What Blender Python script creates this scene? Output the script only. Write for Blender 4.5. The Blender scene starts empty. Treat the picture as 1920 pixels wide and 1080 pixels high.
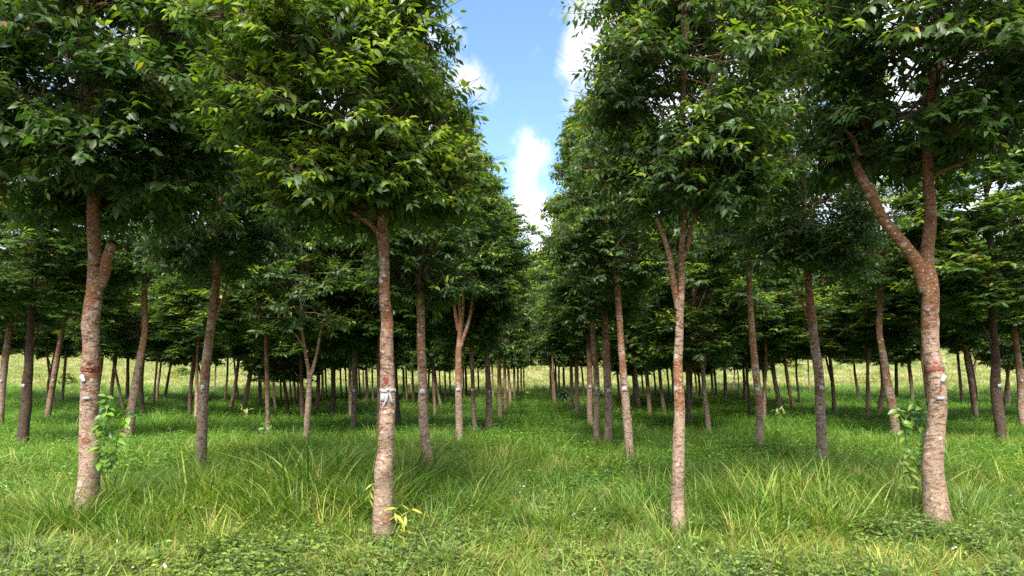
import bpy, math, random
import numpy as np
from mathutils import Vector, Matrix

# ------------------------------------------------------------------ camera, sky, sun, exposure
S = bpy.context.scene
COL = S.collection
F = 1250.0          # focal length in pixels of the 1920 wide photograph
HZ = 712.0          # pixel row of the horizon
CX = 960.0
CAMH = 1.5
cam = bpy.data.cameras.new('camera')
cam.sensor_width = 36.0
cam.lens = F / 1920 * 36
cam.shift_y = (HZ - 540) / 1920
cam.clip_start = 0.05
cam.clip_end = 3000
cam_ob = bpy.data.objects.new('camera', cam)
COL.objects.link(cam_ob)
cam_ob.location = (0, 0, CAMH)
cam_ob.rotation_euler = (math.radians(90), 0, 0)
S.camera = cam_ob

SUN_EL, SUN_AZ = 52.0, -171.0     # azimuth clockwise from +Y: behind the camera, to the left
world = bpy.data.worlds.new('World')
S.world = world
world.use_nodes = True
wt = world.node_tree
for n in list(wt.nodes):
    wt.nodes.remove(n)


class NT:
    """small helper to write node trees"""
    def __init__(self, tree):
        self.t = tree

    def n(self, typ, **kw):
        nd = self.t.nodes.new(typ)
        for k, v in kw.items():
            if k.startswith('i_'):
                key = k[2:]
                key = int(key) if key.isdigit() else key.replace('_', ' ')
                self.put(nd.inputs[key], v)
            else:
                setattr(nd, k, v)
        return nd

    def put(self, sock, v):
        if isinstance(v, bpy.types.NodeSocket):
            self.t.links.new(v, sock)
        elif isinstance(v, bpy.types.Node):
            self.t.links.new(v.outputs[0], sock)
        else:
            sock.default_value = v

    def math(self, op, a, b=0.0, c=None, clamp=False):
        nd = self.t.nodes.new('ShaderNodeMath')
        nd.operation = op
        nd.use_clamp = clamp
        self.put(nd.inputs[0], a)
        self.put(nd.inputs[1], b)
        if c is not None:
            self.put(nd.inputs[2], c)
        return nd.outputs[0]

    def vmath(self, op, a, b=(0, 0, 0)):
        nd = self.t.nodes.new('ShaderNodeVectorMath')
        nd.operation = op
        self.put(nd.inputs[0], a)
        if op == 'SCALE':
            self.put(nd.inputs['Scale'], b)
        else:
            self.put(nd.inputs[1], b)
        return nd.outputs['Value'] if op in ('LENGTH', 'DISTANCE', 'DOT_PRODUCT') else nd.outputs[0]

    def rng(self, v, a, b, c=0.0, d=1.0, smooth=True):
        nd = self.t.nodes.new('ShaderNodeMapRange')
        nd.interpolation_type = 'SMOOTHSTEP' if smooth else 'LINEAR'
        self.put(nd.inputs[0], v)
        for i, x in enumerate((a, b, c, d)):
            self.put(nd.inputs[i + 1], x)
        return nd.outputs[0]

    def mix(self, f, a, b, mode='MIX'):
        nd = self.t.nodes.new('ShaderNodeMix')
        nd.data_type = 'RGBA'
        nd.blend_type = mode
        self.put(nd.inputs[0], f)
        self.put(nd.inputs[6], a if not isinstance(a, tuple) else (*a, 1.0)[:4])
        self.put(nd.inputs[7], b if not isinstance(b, tuple) else (*b, 1.0)[:4])
        return nd.outputs[2]

    def noise(self, vec, scale, detail=3.0, rough=0.55, dist=0.0):
        nd = self.t.nodes.new('ShaderNodeTexNoise')
        self.put(nd.inputs['Vector'], vec)
        nd.inputs['Scale'].default_value = scale
        nd.inputs['Detail'].default_value = detail
        nd.inputs['Roughness'].default_value = rough
        nd.inputs['Distortion'].default_value = dist
        return nd.outputs[0]


W = NT(wt)
sky = W.n('ShaderNodeTexSky', sky_type='NISHITA', sun_disc=False)
sky.sun_elevation = math.radians(SUN_EL)
sky.sun_rotation = math.radians(SUN_AZ)
sky.air_density = 1.0
sky.dust_density = 0.6
sky.ozone_density = 1.5
tc = W.n('ShaderNodeTexCoord')
gen = tc.outputs['Generated']
sep = W.n('ShaderNodeSeparateXYZ', i_0=gen)
dx, dy, dz = sep.outputs
# flat cloud deck: the direction carried up to a plane
inv = W.math('DIVIDE', 1.0, W.math('ADD', W.math('MAXIMUM', dz, 0.0), 0.22))
deck = W.vmath('SCALE', gen, inv)
n1 = W.noise(deck, 1.25, 7.0, 0.58, 0.4)
n2 = W.noise(W.vmath('ADD', gen, (3.1, 0.4, 7.7)), 6.5, 8.0, 0.62, 0.7)
n3 = W.noise(W.vmath('MULTIPLY', gen, (1.0, 1.0, 0.6)), 19.0, 9.0, 0.66, 0.8)
nn = W.math('ADD', W.math('ADD', W.math('MULTIPLY', n1, 0.35), W.math('MULTIPLY', n2, 0.55)), W.math('MULTIPLY', n3, 0.35))
nn = W.math('ADD', W.math('MULTIPLY', W.math('SUBTRACT', nn, 0.625), 1.5), 0.5)


def blob(cx, cy, rx, ry, gain):
    """a patch of cover around one direction of the sky, given by the pixel it is seen at"""
    d = Vector(((cx - CX) / F, 1, (HZ - cy) / F)).normalized()
    off = W.vmath('SUBTRACT', gen, tuple(d))
    off = W.vmath('MULTIPLY', off, (F / rx, F / max(rx, ry), F / ry))
    ln = W.vmath('LENGTH', off)
    return W.math('MULTIPLY', W.rng(ln, 0.0, 1.0, 1.0, 0.0), gain)


cover = nn
cover = W.math('ADD', cover, 0.125)
for b in ((935, 130, 230, 330, -0.42), (930, 330, 120, 150, -0.16), (1125, 60, 80, 130, 0.36), (1085, 110, 60, 60, 0.22), (895, 160, 80, 75, 0.30),
          (850, 60, 60, 50, 0.14), (985, 300, 75, 100, 0.34), (1075, 190, 45, 45, 0.16), (980, 400, 90, 70, 0.3), (1000, 85, 35, 45, 0.13)):
    cover = W.math('ADD', cover, blob(*b))
cm = W.rng(cover, 0.47, 0.74)
cshade = W.rng(W.noise(W.vmath('ADD', gen, (0.0, 0.0, 0.06)), 4.0, 6.0, 0.6, 0.3), 0.35, 0.7)
cloudc = W.mix(cshade, (2.1, 2.25, 2.55), (4.4, 4.45, 4.5))
hsv = W.n('ShaderNodeHueSaturation', i_Saturation=1.1, i_Value=0.8, i_Color=sky.outputs[0])
skyc = W.mix(cm, hsv.outputs[0], cloudc)
bg = W.n('ShaderNodeBackground', i_Color=skyc, i_Strength=0.17)
wo = W.n('ShaderNodeOutputWorld')
wt.links.new(bg.outputs[0], wo.inputs[0])

sun = bpy.data.lights.new('sun', 'SUN')
sun.energy = 3.9
sun.angle = math.radians(30)
sun.color = (1.0, 0.955, 0.88)
sun_ob = bpy.data.objects.new('sun', sun)
COL.objects.link(sun_ob)
sd = Vector((math.sin(math.radians(SUN_AZ)) * math.cos(math.radians(SUN_EL)),
             math.cos(math.radians(SUN_AZ)) * math.cos(math.radians(SUN_EL)), math.sin(math.radians(SUN_EL))))
sun_ob.rotation_euler = sd.to_track_quat('Z', 'Y').to_euler()
sun_ob.location = (0, -5, 30)

S.view_settings.view_transform = 'Standard'
S.view_settings.look = 'None'
S.view_settings.gamma = 1.0
S.view_settings.exposure = 1.32
S.view_settings.use_curve_mapping = False
S.cycles.max_bounces = 6
S.cycles.diffuse_bounces = 4
S.cycles.glossy_bounces = 2
S.cycles.transmission_bounces = 4
S.cycles.transparent_max_bounces = 4
S.cycles.use_denoising = False
S.cycles.use_adaptive_sampling = True
S.cycles.adaptive_threshold = 0.01


# ------------------------------------------------------------------ helpers
def ground_z(x, y):
    """height of the ground: flat under the trees, then a slope that rises behind them"""
    x = np.asarray(x, float)
    y = np.asarray(y, float)
    t = np.clip(y - 30, 0, None)
    z = np.where(t < 45, 0.0024 * t * t, 0.0024 * 45 * 45 + (t - 45) * 0.16)
    z = np.where(y > 190, ground_cap + (y - 190) * 0.02, z)
    far = np.clip((y - 45) / 30, 0, 1)
    z = z + far * (0.5 * np.sin(x * 0.045 + 1.1) + 0.3 * np.sin(x * 0.11 + y * 0.05))
    z = z + 0.025 * np.sin(x * 1.1 + 0.5 * y) * np.cos(y * 0.8)
    return z


ground_cap = 0.0024 * 45 * 45 + (160 - 45) * 0.16


def solve_depth(bx, by, h=0.13):
    """distance at which the ground (plus grass) is seen at pixel row by"""
    Y = 5.0
    while Y < 75:
        X = (bx - CX) / F * Y
        yy = HZ + F * (CAMH - h - float(ground_z(X, Y))) / Y
        if yy <= by:
            return Y
        Y += 0.05
    return 75.0


def at(x, y, Y):
    return Vector(((x - CX) / F * Y, Y, CAMH - (y - HZ) / F * Y))


def link(name, data, parent=None, loc=(0, 0, 0)):
    o = bpy.data.objects.new(name, data)
    COL.objects.link(o)
    o.location = loc
    if parent is not None:
        o.parent = parent
    return o


def tag(o, label=None, cat=None, group=None, kind=None):
    if label:
        o['label'] = label
    if cat:
        o['category'] = cat
    if group:
        o['group'] = group
    if kind:
        o['kind'] = kind
    return o


def mesh_np(name, verts, tris, mats, colors=None, mat_idx=None, smooth=False):
    me = bpy.data.meshes.new(name)
    nv, nf = len(verts), len(tris)
    me.vertices.add(nv)
    me.vertices.foreach_set('co', np.ascontiguousarray(verts, np.float32).ravel())
    me.loops.add(nf * 3)
    me.loops.foreach_set('vertex_index', np.ascontiguousarray(tris, np.int32).ravel())
    me.polygons.add(nf)
    me.polygons.foreach_set('loop_start', np.arange(0, nf * 3, 3, dtype=np.int32))
    me.polygons.foreach_set('loop_total', np.full(nf, 3, np.int32))
    if smooth:
        me.polygons.foreach_set('use_smooth', np.ones(nf, bool))
    if mat_idx is not None:
        me.polygons.foreach_set('material_index', np.ascontiguousarray(mat_idx, np.int32))
    for m in mats:
        me.materials.append(m)
    if colors is not None:
        at_ = me.color_attributes.new('tint', 'FLOAT_COLOR', 'POINT')
        c = np.ones((nv, 4), np.float32)
        c[:, :3] = colors
        at_.data.foreach_set('color', c.ravel())
    me.update(calc_edges=True)
    return me


def norm(a):
    return a / np.maximum(np.linalg.norm(a, axis=-1, keepdims=True), 1e-9)


# ------------------------------------------------------------------ materials
def new_mat(name):
    m = bpy.data.materials.new(name)
    m.use_nodes = True
    for n in list(m.node_tree.nodes):
        m.node_tree.nodes.remove(n)
    return m, NT(m.node_tree)


def leaf_material(name, trans=0.3, rough=0.38, spec=0.5, patch=None, inst=False, tmul=(1.5, 1.7, 0.6)):
    m, T = new_mat(name)
    col = T.n('ShaderNodeAttribute', attribute_name='tint').outputs['Color']
    geo = T.n('ShaderNodeNewGeometry')
    if inst:
        r = T.n('ShaderNodeObjectInfo').outputs['Random']
        col = T.mix(1.0, col, T.mix(r, (0.6, 0.68, 0.6), (1.38, 1.28, 1.3)), 'MULTIPLY')
    if patch:
        nz = T.noise(geo.outputs['Position'], 0.55, 4.0, 0.6)
        col = T.mix(T.rng(nz, 0.40, 0.66), col, T.mix(1.0, col, patch, 'MULTIPLY'))
    p = T.n('ShaderNodeBsdfPrincipled', i_Base_Color=col, i_Roughness=rough)
    p.inputs['Specular IOR Level'].default_value = spec
    tr = T.n('ShaderNodeBsdfTranslucent', i_Color=T.mix(1.0, col, tmul, 'MULTIPLY'))
    mx = T.n('ShaderNodeMixShader', i_0=trans, i_1=p.outputs[0], i_2=tr.outputs[0])
    T.n('ShaderNodeOutputMaterial', i_0=mx.outputs[0])
    return m


M_LEAF = leaf_material('tree_leaf', 0.38, 0.42, 0.5)
M_GRASS = leaf_material('grass_blade', 0.3, 0.5, 0.3, patch=(1.22, 1.08, 0.95), inst=True)
M_FIELD = leaf_material('field_grass', 0.3, 0.6, 0.2, patch=(0.55, 0.85, 0.6), inst=True)
M_WEED = leaf_material('weed_leaf', 0.28, 0.5, 0.35, patch=(1.25, 1.1, 0.8), inst=True)
M_SHOOT = leaf_material('shoot_leaf', 0.32, 0.4, 0.45)


def bark_material(name, twig=False):
    """mottled bark: object colour = (how red brown, how dark, how much lichen, streaks)"""
    m, T = new_mat(name)
    oi = T.n('ShaderNodeObjectInfo')
    osep = T.n('ShaderNodeSeparateColor', i_0=oi.outputs['Color'])
    red, dark, lich = osep.outputs
    tcn = T.n('ShaderNodeTexCoord')
    off = T.n('ShaderNodeCombineXYZ', i_0=T.math('MULTIPLY', oi.outputs['Random'], 37.0), i_1=T.math('MULTIPLY', oi.outputs['Random'], 91.0), i_2=0.0)
    raw = tcn.outputs['Object']
    v = T.vmath('ADD', raw, off.outputs[0])
    z = T.n('ShaderNodeSeparateXYZ', i_0=raw).outputs[2]
    vs = T.vmath('MULTIPLY', v, (1.0, 1.0, 2.6))          # squat cells, like the cross cracks of the bark
    vl = T.vmath('MULTIPLY', v, (1.0, 1.0, 0.22))
    n_big = T.noise(v, 3.2, 5.0, 0.62, 0.3)
    n_mid = T.noise(vs, 13.0, 6.0, 0.68, 0.6)
    n_fine = T.noise(vs, 55.0, 4.0, 0.7)
    n_str = T.noise(vl, 22.0, 4.0, 0.6)
    pale = T.mix(T.rng(n_fine, 0.3, 0.7), (0.20, 0.128, 0.085), (0.45, 0.315, 0.225))
    pale = T.mix(T.rng(n_str, 0.5, 0.72, 0.0, 0.45), pale, (0.46, 0.355, 0.30))
    rbrown = T.mix(n_mid, (0.085, 0.034, 0.016), (0.42, 0.19, 0.082))
    # red share grows with height and with the tree's own redness
    hz = T.math('ADD', T.math('MULTIPLY', z, 0.19), red)
    rsh = T.rng(T.math('ADD', hz, T.math('MULTIPLY', T.math('SUBTRACT', n_big, 0.5), 1.75)), 0.26, 0.52)
    col = T.mix(rsh, pale, rbrown)
    # scaly red flecks breaking through the pale bark
    fl = T.rng(n_mid, 0.50, 0.57)
    col = T.mix(T.math('MULTIPLY', fl, T.rng(hz, -0.1, 0.35, 0.45, 0.9)), col, (0.115, 0.045, 0.025))
    # lichen discs of several sizes
    for sc, lo, hi, th in ((6.0, 0.17, 0.21, 0.50), (11.0, 0.16, 0.24, 0.60), (26.0, 0.17, 0.27, 0.52), (48.0, 0.2, 0.32, 0.50)):
        vo = T.n('ShaderNodeTexVoronoi', i_Vector=T.vmath('ADD', T.vmath('MULTIPLY', v, (1, 1, 1.25)), T.vmath('SCALE', T.n('ShaderNodeTexNoise', i_Vector=v, i_Scale=30.0).outputs['Color'], 0.035)), i_Scale=sc)
        pick = T.n('ShaderNodeSeparateColor', i_0=vo.outputs['Color']).outputs[0]
        d = T.math('MULTIPLY', T.rng(vo.outputs['Distance'], lo, hi, 1.0, 0.0), T.math('GREATER_THAN', T.math('ADD', pick, T.math('MULTIPLY', lich, 0.4)), th + 0.25))
        col = T.mix(T.math('MULTIPLY', d, 0.5 if sc < 10 else 0.75), col, (0.52, 0.46, 0.39))
    # greenish film near the ground
    gr = T.math('MULTIPLY', T.rng(z, 0.0, 0.9, 1.0, 0.15), T.rng(T.noise(v, 6.0, 4.0), 0.45, 0.7, 0.0, 0.45))
    col = T.mix(gr, col, (0.13, 0.14, 0.07))
    # dark knots and cracks
    kn = T.n('ShaderNodeTexVoronoi', i_Vector=T.vmath('MULTIPLY', v, (1, 1, 0.8)), i_Scale=4.0)
    kd = T.math('MULTIPLY', T.rng(kn.outputs['Distance'], 0.07, 0.17, 1.0, 0.0), T.rng(n_mid, 0.35, 0.6))
    col = T.mix(T.math('MULTIPLY', kd, 0.8), col, (0.05, 0.026, 0.018))
    col = T.mix(dark, col, T.mix(1.0, col, (0.16, 0.145, 0.14), 'MULTIPLY'))  # darkens whole trunks: shade put into the colour on some, dark brown bark on others
    hgt = T.math('ADD', T.math('MULTIPLY', n_mid, 0.7), T.math('MULTIPLY', n_fine, 0.35))
    bmp = T.n('ShaderNodeBump', i_Strength=0.9, i_Distance=0.012, i_Height=hgt)
    p = T.n('ShaderNodeBsdfPrincipled', i_Base_Color=col, i_Roughness=0.86, i_Normal=bmp.outputs[0])
    p.inputs['Specular IOR Level'].default_value = 0.25
    T.n('ShaderNodeOutputMaterial', i_0=p.outputs[0])
    return m


M_BARK = bark_material('mottled_bark')


def flat_mat(name, col, rough=0.6, var=0.25, scale=40.0, bump=0.0, spec=0.4):
    m, T = new_mat(name)
    tcn = T.n('ShaderNodeTexCoord')
    nz = T.noise(tcn.outputs['Object'], scale, 4.0, 0.6)
    c = T.mix(nz, tuple(x * (1 - var) for x in col), tuple(min(1, x * (1 + var)) for x in col))
    p = T.n('ShaderNodeBsdfPrincipled', i_Base_Color=c, i_Roughness=rough)
    p.inputs['Specular IOR Level'].default_value = spec
    if bump:
        b = T.n('ShaderNodeBump', i_Strength=bump, i_Distance=0.004, i_Height=nz)
        T.put(p.inputs['Normal'], b.outputs[0])
    T.n('ShaderNodeOutputMaterial', i_0=p.outputs[0])
    return m


M_TWIG = flat_mat('twig_bark', (0.085, 0.06, 0.03), 0.8, 0.4)
M_STEM = flat_mat('green_stem', (0.16, 0.17, 0.05), 0.6, 0.3)
M_TAG = flat_mat('white_tag', (0.5, 0.5, 0.49), 0.4, 0.06, 30)
M_FOIL = flat_mat('foil_tag', (0.6, 0.61, 0.63), 0.25, 0.05, 60, 0.6, 0.9)
M_RIB = flat_mat('ribbon_cloth', (0.34, 0.33, 0.33), 0.7, 0.12, 60, 0.3)
M_RED = flat_mat('red_paint', (0.19, 0.055, 0.035), 0.8, 0.55, 35, 0.5)
M_REDD = flat_mat('bright_red_paint', (0.34, 0.05, 0.04), 0.75, 0.5, 60)
M_INK = flat_mat('tag_ink', (0.16, 0.16, 0.18), 0.6, 0.2)
M_PETAL = flat_mat('white_petal', (0.8, 0.8, 0.78), 0.55, 0.08)
M_DEAD = flat_mat('dead_wood', (0.28, 0.2, 0.13), 0.85, 0.4, 20, 0.5)
M_BUSHDARK = flat_mat('burnt_wood', (0.05, 0.045, 0.04), 0.9, 0.4)


def ground_material():
    m, T = new_mat('ground_soil')
    pos = T.n('ShaderNodeNewGeometry').outputs['Position']
    y = T.n('ShaderNodeSeparateXYZ', i_0=pos).outputs[1]
    a = T.noise(pos, 0.9, 6.0, 0.6)
    b = T.noise(pos, 14.0, 6.0, 0.7)
    near = T.mix(b, (0.014, 0.017, 0.008), (0.055, 0.06, 0.022))
    near = T.mix(T.rng(a, 0.5, 0.68, 0.0, 0.6), near, (0.10, 0.075, 0.045))
    c = T.noise(T.vmath('MULTIPLY', pos, (0.10, 0.22, 0.1)), 1.0, 7.0, 0.62, 0.5)
    d = T.noise(pos, 2.2, 7.0, 0.72)
    far = T.mix(T.rng(c, 0.38, 0.62), (0.20, 0.25, 0.08), (0.42, 0.38, 0.19))
    far = T.mix(T.rng(d, 0.42, 0.72, 0.0, 0.75), far, (0.065, 0.10, 0.028))
    edge = T.math('ADD', y, T.math('MULTIPLY', T.math('SUBTRACT', c, 0.5), 16.0))
    col = T.mix(T.rng(edge, 35.0, 46.0), near, far)
    bmp = T.n('ShaderNodeBump', i_Strength=0.8, i_Distance=0.15, i_Height=d)
    p = T.n('ShaderNodeBsdfPrincipled', i_Base_Color=col, i_Roughness=0.95, i_Normal=bmp.outputs[0])
    p.inputs['Specular IOR Level'].default_value = 0.1
    T.n('ShaderNodeOutputMaterial', i_0=p.outputs[0])
    return m


# ------------------------------------------------------------------ ground
def build_ground():
    xs = np.concatenate([np.linspace(-900, -80, 24), np.linspace(-76, 76, 190), np.linspace(80, 900, 24)])
    ys = np.concatenate([np.linspace(-60, 2, 12), np.linspace(2.5, 40, 150), np.linspace(41, 200, 120), np.linspace(210, 1500, 30)])
    X, Y = np.meshgrid(xs, ys)
    Z = ground_z(X, Y)
    V = np.stack([X, Y, Z], -1).reshape(-1, 3)
    nx, ny = len(xs), len(ys)
    i = (np.arange(ny - 1)[:, None] * nx + np.arange(nx - 1)[None, :]).ravel()
    t = np.concatenate([np.stack([i, i + 1, i + nx + 1], 1), np.stack([i, i + nx + 1, i + nx], 1)])
    o = link('ground', mesh_np('ground', V, t, [ground_material()], smooth=True))
    tag(o, kind='structure')


build_ground()


# ------------------------------------------------------------------ tubes (trunks, limbs, twigs)
def catmull(P, n):
    P = np.asarray(P, float)
    if len(P) == 2:
        t = np.linspace(0, 1, n)[:, None]
        return P[0] * (1 - t) + P[1] * t
    Q = np.vstack([2 * P[0] - P[1], P, 2 * P[-1] - P[-2]])
    u = np.linspace(0, len(P) - 1 - 1e-6, n)
    k = u.astype(int)
    t = (u - k)[:, None]
    p0, p1, p2, p3 = Q[k], Q[k + 1], Q[k + 2], Q[k + 3]
    return 0.5 * (2 * p1 + (p2 - p0) * t + (2 * p0 - 5 * p1 + 4 * p2 - p3) * t * t + (3 * p1 - p0 - 3 * p2 + p3) * t ** 3)


def tube(P, R, sides, seed=0, rough=0.0, cap=True, angles=None, knots=()):
    """verts, tris of a tapering tube along P (n,3) with radii R (n,)"""
    P = np.asarray(P, float)
    R = np.asarray(R, float)
    n = len(P)
    T_ = np.gradient(P, axis=0)
    T_ = norm(T_)
    ref = np.array([0.0, -1.0, 0.0]) if abs(T_[0][1]) < 0.8 else np.array([1.0, 0, 0])
    A = norm(ref - (T_ @ ref)[:, None] * T_)
    B = np.cross(T_, A)
    th = np.linspace(0, 2 * np.pi, sides, endpoint=False)
    rr = np.repeat(R[:, None], sides, 1)
    if rough:
        rs = np.random.RandomState(seed)
        ph = rs.rand(8) * 6.28
        zz = P[:, 2][:, None]
        rr = rr * (1 + rough * (0.5 * np.sin(2 * th + ph[0] + zz * 3.1) + 0.35 * np.sin(3 * th + ph[1] - zz * 5.3)
                                + 0.4 * np.sin(zz * 9 + ph[2] + 1.3 * np.sin(th + ph[4])) + 0.3 * np.sin(5 * th + ph[3] + zz * 11)
                                + 0.25 * np.sin(zz * 23 + ph[5] + 2 * np.sin(2 * th + ph[6])))
                   + rough * 0.22 * rs.randn(n, sides))
    for (kz, ka, kr, kh) in knots:
        dz_ = (P[:, 2][:, None] - kz) / kr
        da = (np.angle(np.exp(1j * (th - ka)))[None, :]) * R[:, None] / kr
        q = dz_ ** 2 + da ** 2
        rr = rr + kh * np.exp(-q * 1.2) - kh * 1.3 * np.exp(-q * 7)
    V = P[:, None, :] + rr[..., None] * (np.cos(th)[None, :, None] * A[:, None, :] + np.sin(th)[None, :, None] * B[:, None, :])
    V = V.reshape(-1, 3)
    i = np.arange(n - 1)[:, None] * sides
    j = np.arange(sides)[None, :]
    a, b = (i + j).ravel(), (i + (j + 1) % sides).ravel()
    t = np.concatenate([np.stack([a, b, b + sides], 1), np.stack([a, b + sides, a + sides], 1)])
    if cap:
        V = np.vstack([V, P[-1] + T_[-1] * R[-1] * 0.35])
        k = len(V) - 1
        j = np.arange(sides)
        t = np.vstack([t, np.stack([(n - 1) * sides + j, (n - 1) * sides + (j + 1) % sides, np.full(sides, k)], 1)])
    return V, t


def thin_twigs(A, B, ra, rb):
    """many straight three sided twigs at once"""
    A, B = np.asarray(A, float), np.asarray(B, float)
    d = norm(B - A)
    ref = np.where(np.abs(d[:, 2:3]) < 0.9, np.array([[0, 0, 1.0]]), np.array([[1.0, 0, 0]]))
    u = norm(np.cross(d, ref))
    v = np.cross(d, u)
    V = []
    for base, r in ((A, ra), (B, rb)):
        for k in range(3):
            a = k * 2 * np.pi / 3
            V.append(base + r * (math.cos(a) * u + math.sin(a) * v))
    V = np.stack(V, 1).reshape(-1, 3)
    o = np.arange(len(A))[:, None, None] * 6
    t = np.array([[0, 1, 4], [0, 4, 3], [1, 2, 5], [1, 5, 4], [2, 0, 3], [2, 3, 5]])[None] + o
    return V, t.reshape(-1, 3)


# ------------------------------------------------------------------ leaves
# templates: (u along the leaf, v across, w up)
LT_NEAR = (np.array([[0, 0, 0], [.27, .78, .0], [.27, 0, -.0], [.27, -.78, .0], [.62, .85, .0], [.62, 0, 0], [.62, -.85, .0], [1, 0, 0]], float),
           np.array([[0, 2, 1], [0, 3, 2], [1, 2, 5], [1, 5, 4], [2, 3, 6], [2, 6, 5], [4, 5, 7], [5, 6, 7]]))
LT_MID = (np.array([[0, 0, 0], [.42, 1, 0], [.42, 0, 0], [.42, -1, 0], [1, 0, 0]], float),
          np.array([[0, 2, 1], [0, 3, 2], [1, 2, 4], [2, 3, 4]]))
LT_FAR = (np.array([[0, 0, 0], [.45, 1, 0], [.45, -1, 0], [1, 0, 0]], float), np.array([[0, 3, 1], [0, 2, 3]]))


def leaf_frames(p, d, up, roll):
    n = up - (np.sum(up * d, 1, keepdims=True)) * d
    n = norm(n)
    s = np.cross(d, n)
    c, q = np.cos(roll)[:, None], np.sin(roll)[:, None]
    n2 = n * c + s * q
    s2 = np.cross(d, n2)
    return s2, n2


def leaf_geo(p, d, s, n, L, Wd, col, tmpl, curve=0.28, fold=0.22):
    tv, tt = tmpl
    u, v = tv[:, 0], tv[:, 1]
    cu = (curve if np.ndim(curve) else np.full(len(p), curve))[:, None]
    X = p[:, None, :] + (L[:, None] * u)[..., None] * d[:, None, :] \
        + (0.5 * Wd[:, None] * v)[..., None] * s[:, None, :] \
        + ((-cu * u * u * L[:, None]) + fold * 0.5 * Wd[:, None] * np.abs(v))[..., None] * n[:, None, :]
    V = X.reshape(-1, 3)
    t = (tt[None] + (np.arange(len(p)) * len(tv))[:, None, None]).reshape(-1, 3)
    C = np.repeat(col, len(tv), 0)
    return V, t, C


PAL = dict(
    dark=((0.026, 0.062, 0.020), (0.060, 0.120, 0.034)),
    olive=((0.045, 0.070, 0.016), (0.085, 0.115, 0.028)),
    young=((0.17, 0.27, 0.022), (0.36, 0.42, 0.05)),
    light=((0.06, 0.125, 0.022), (0.12, 0.20, 0.035)),
)


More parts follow.
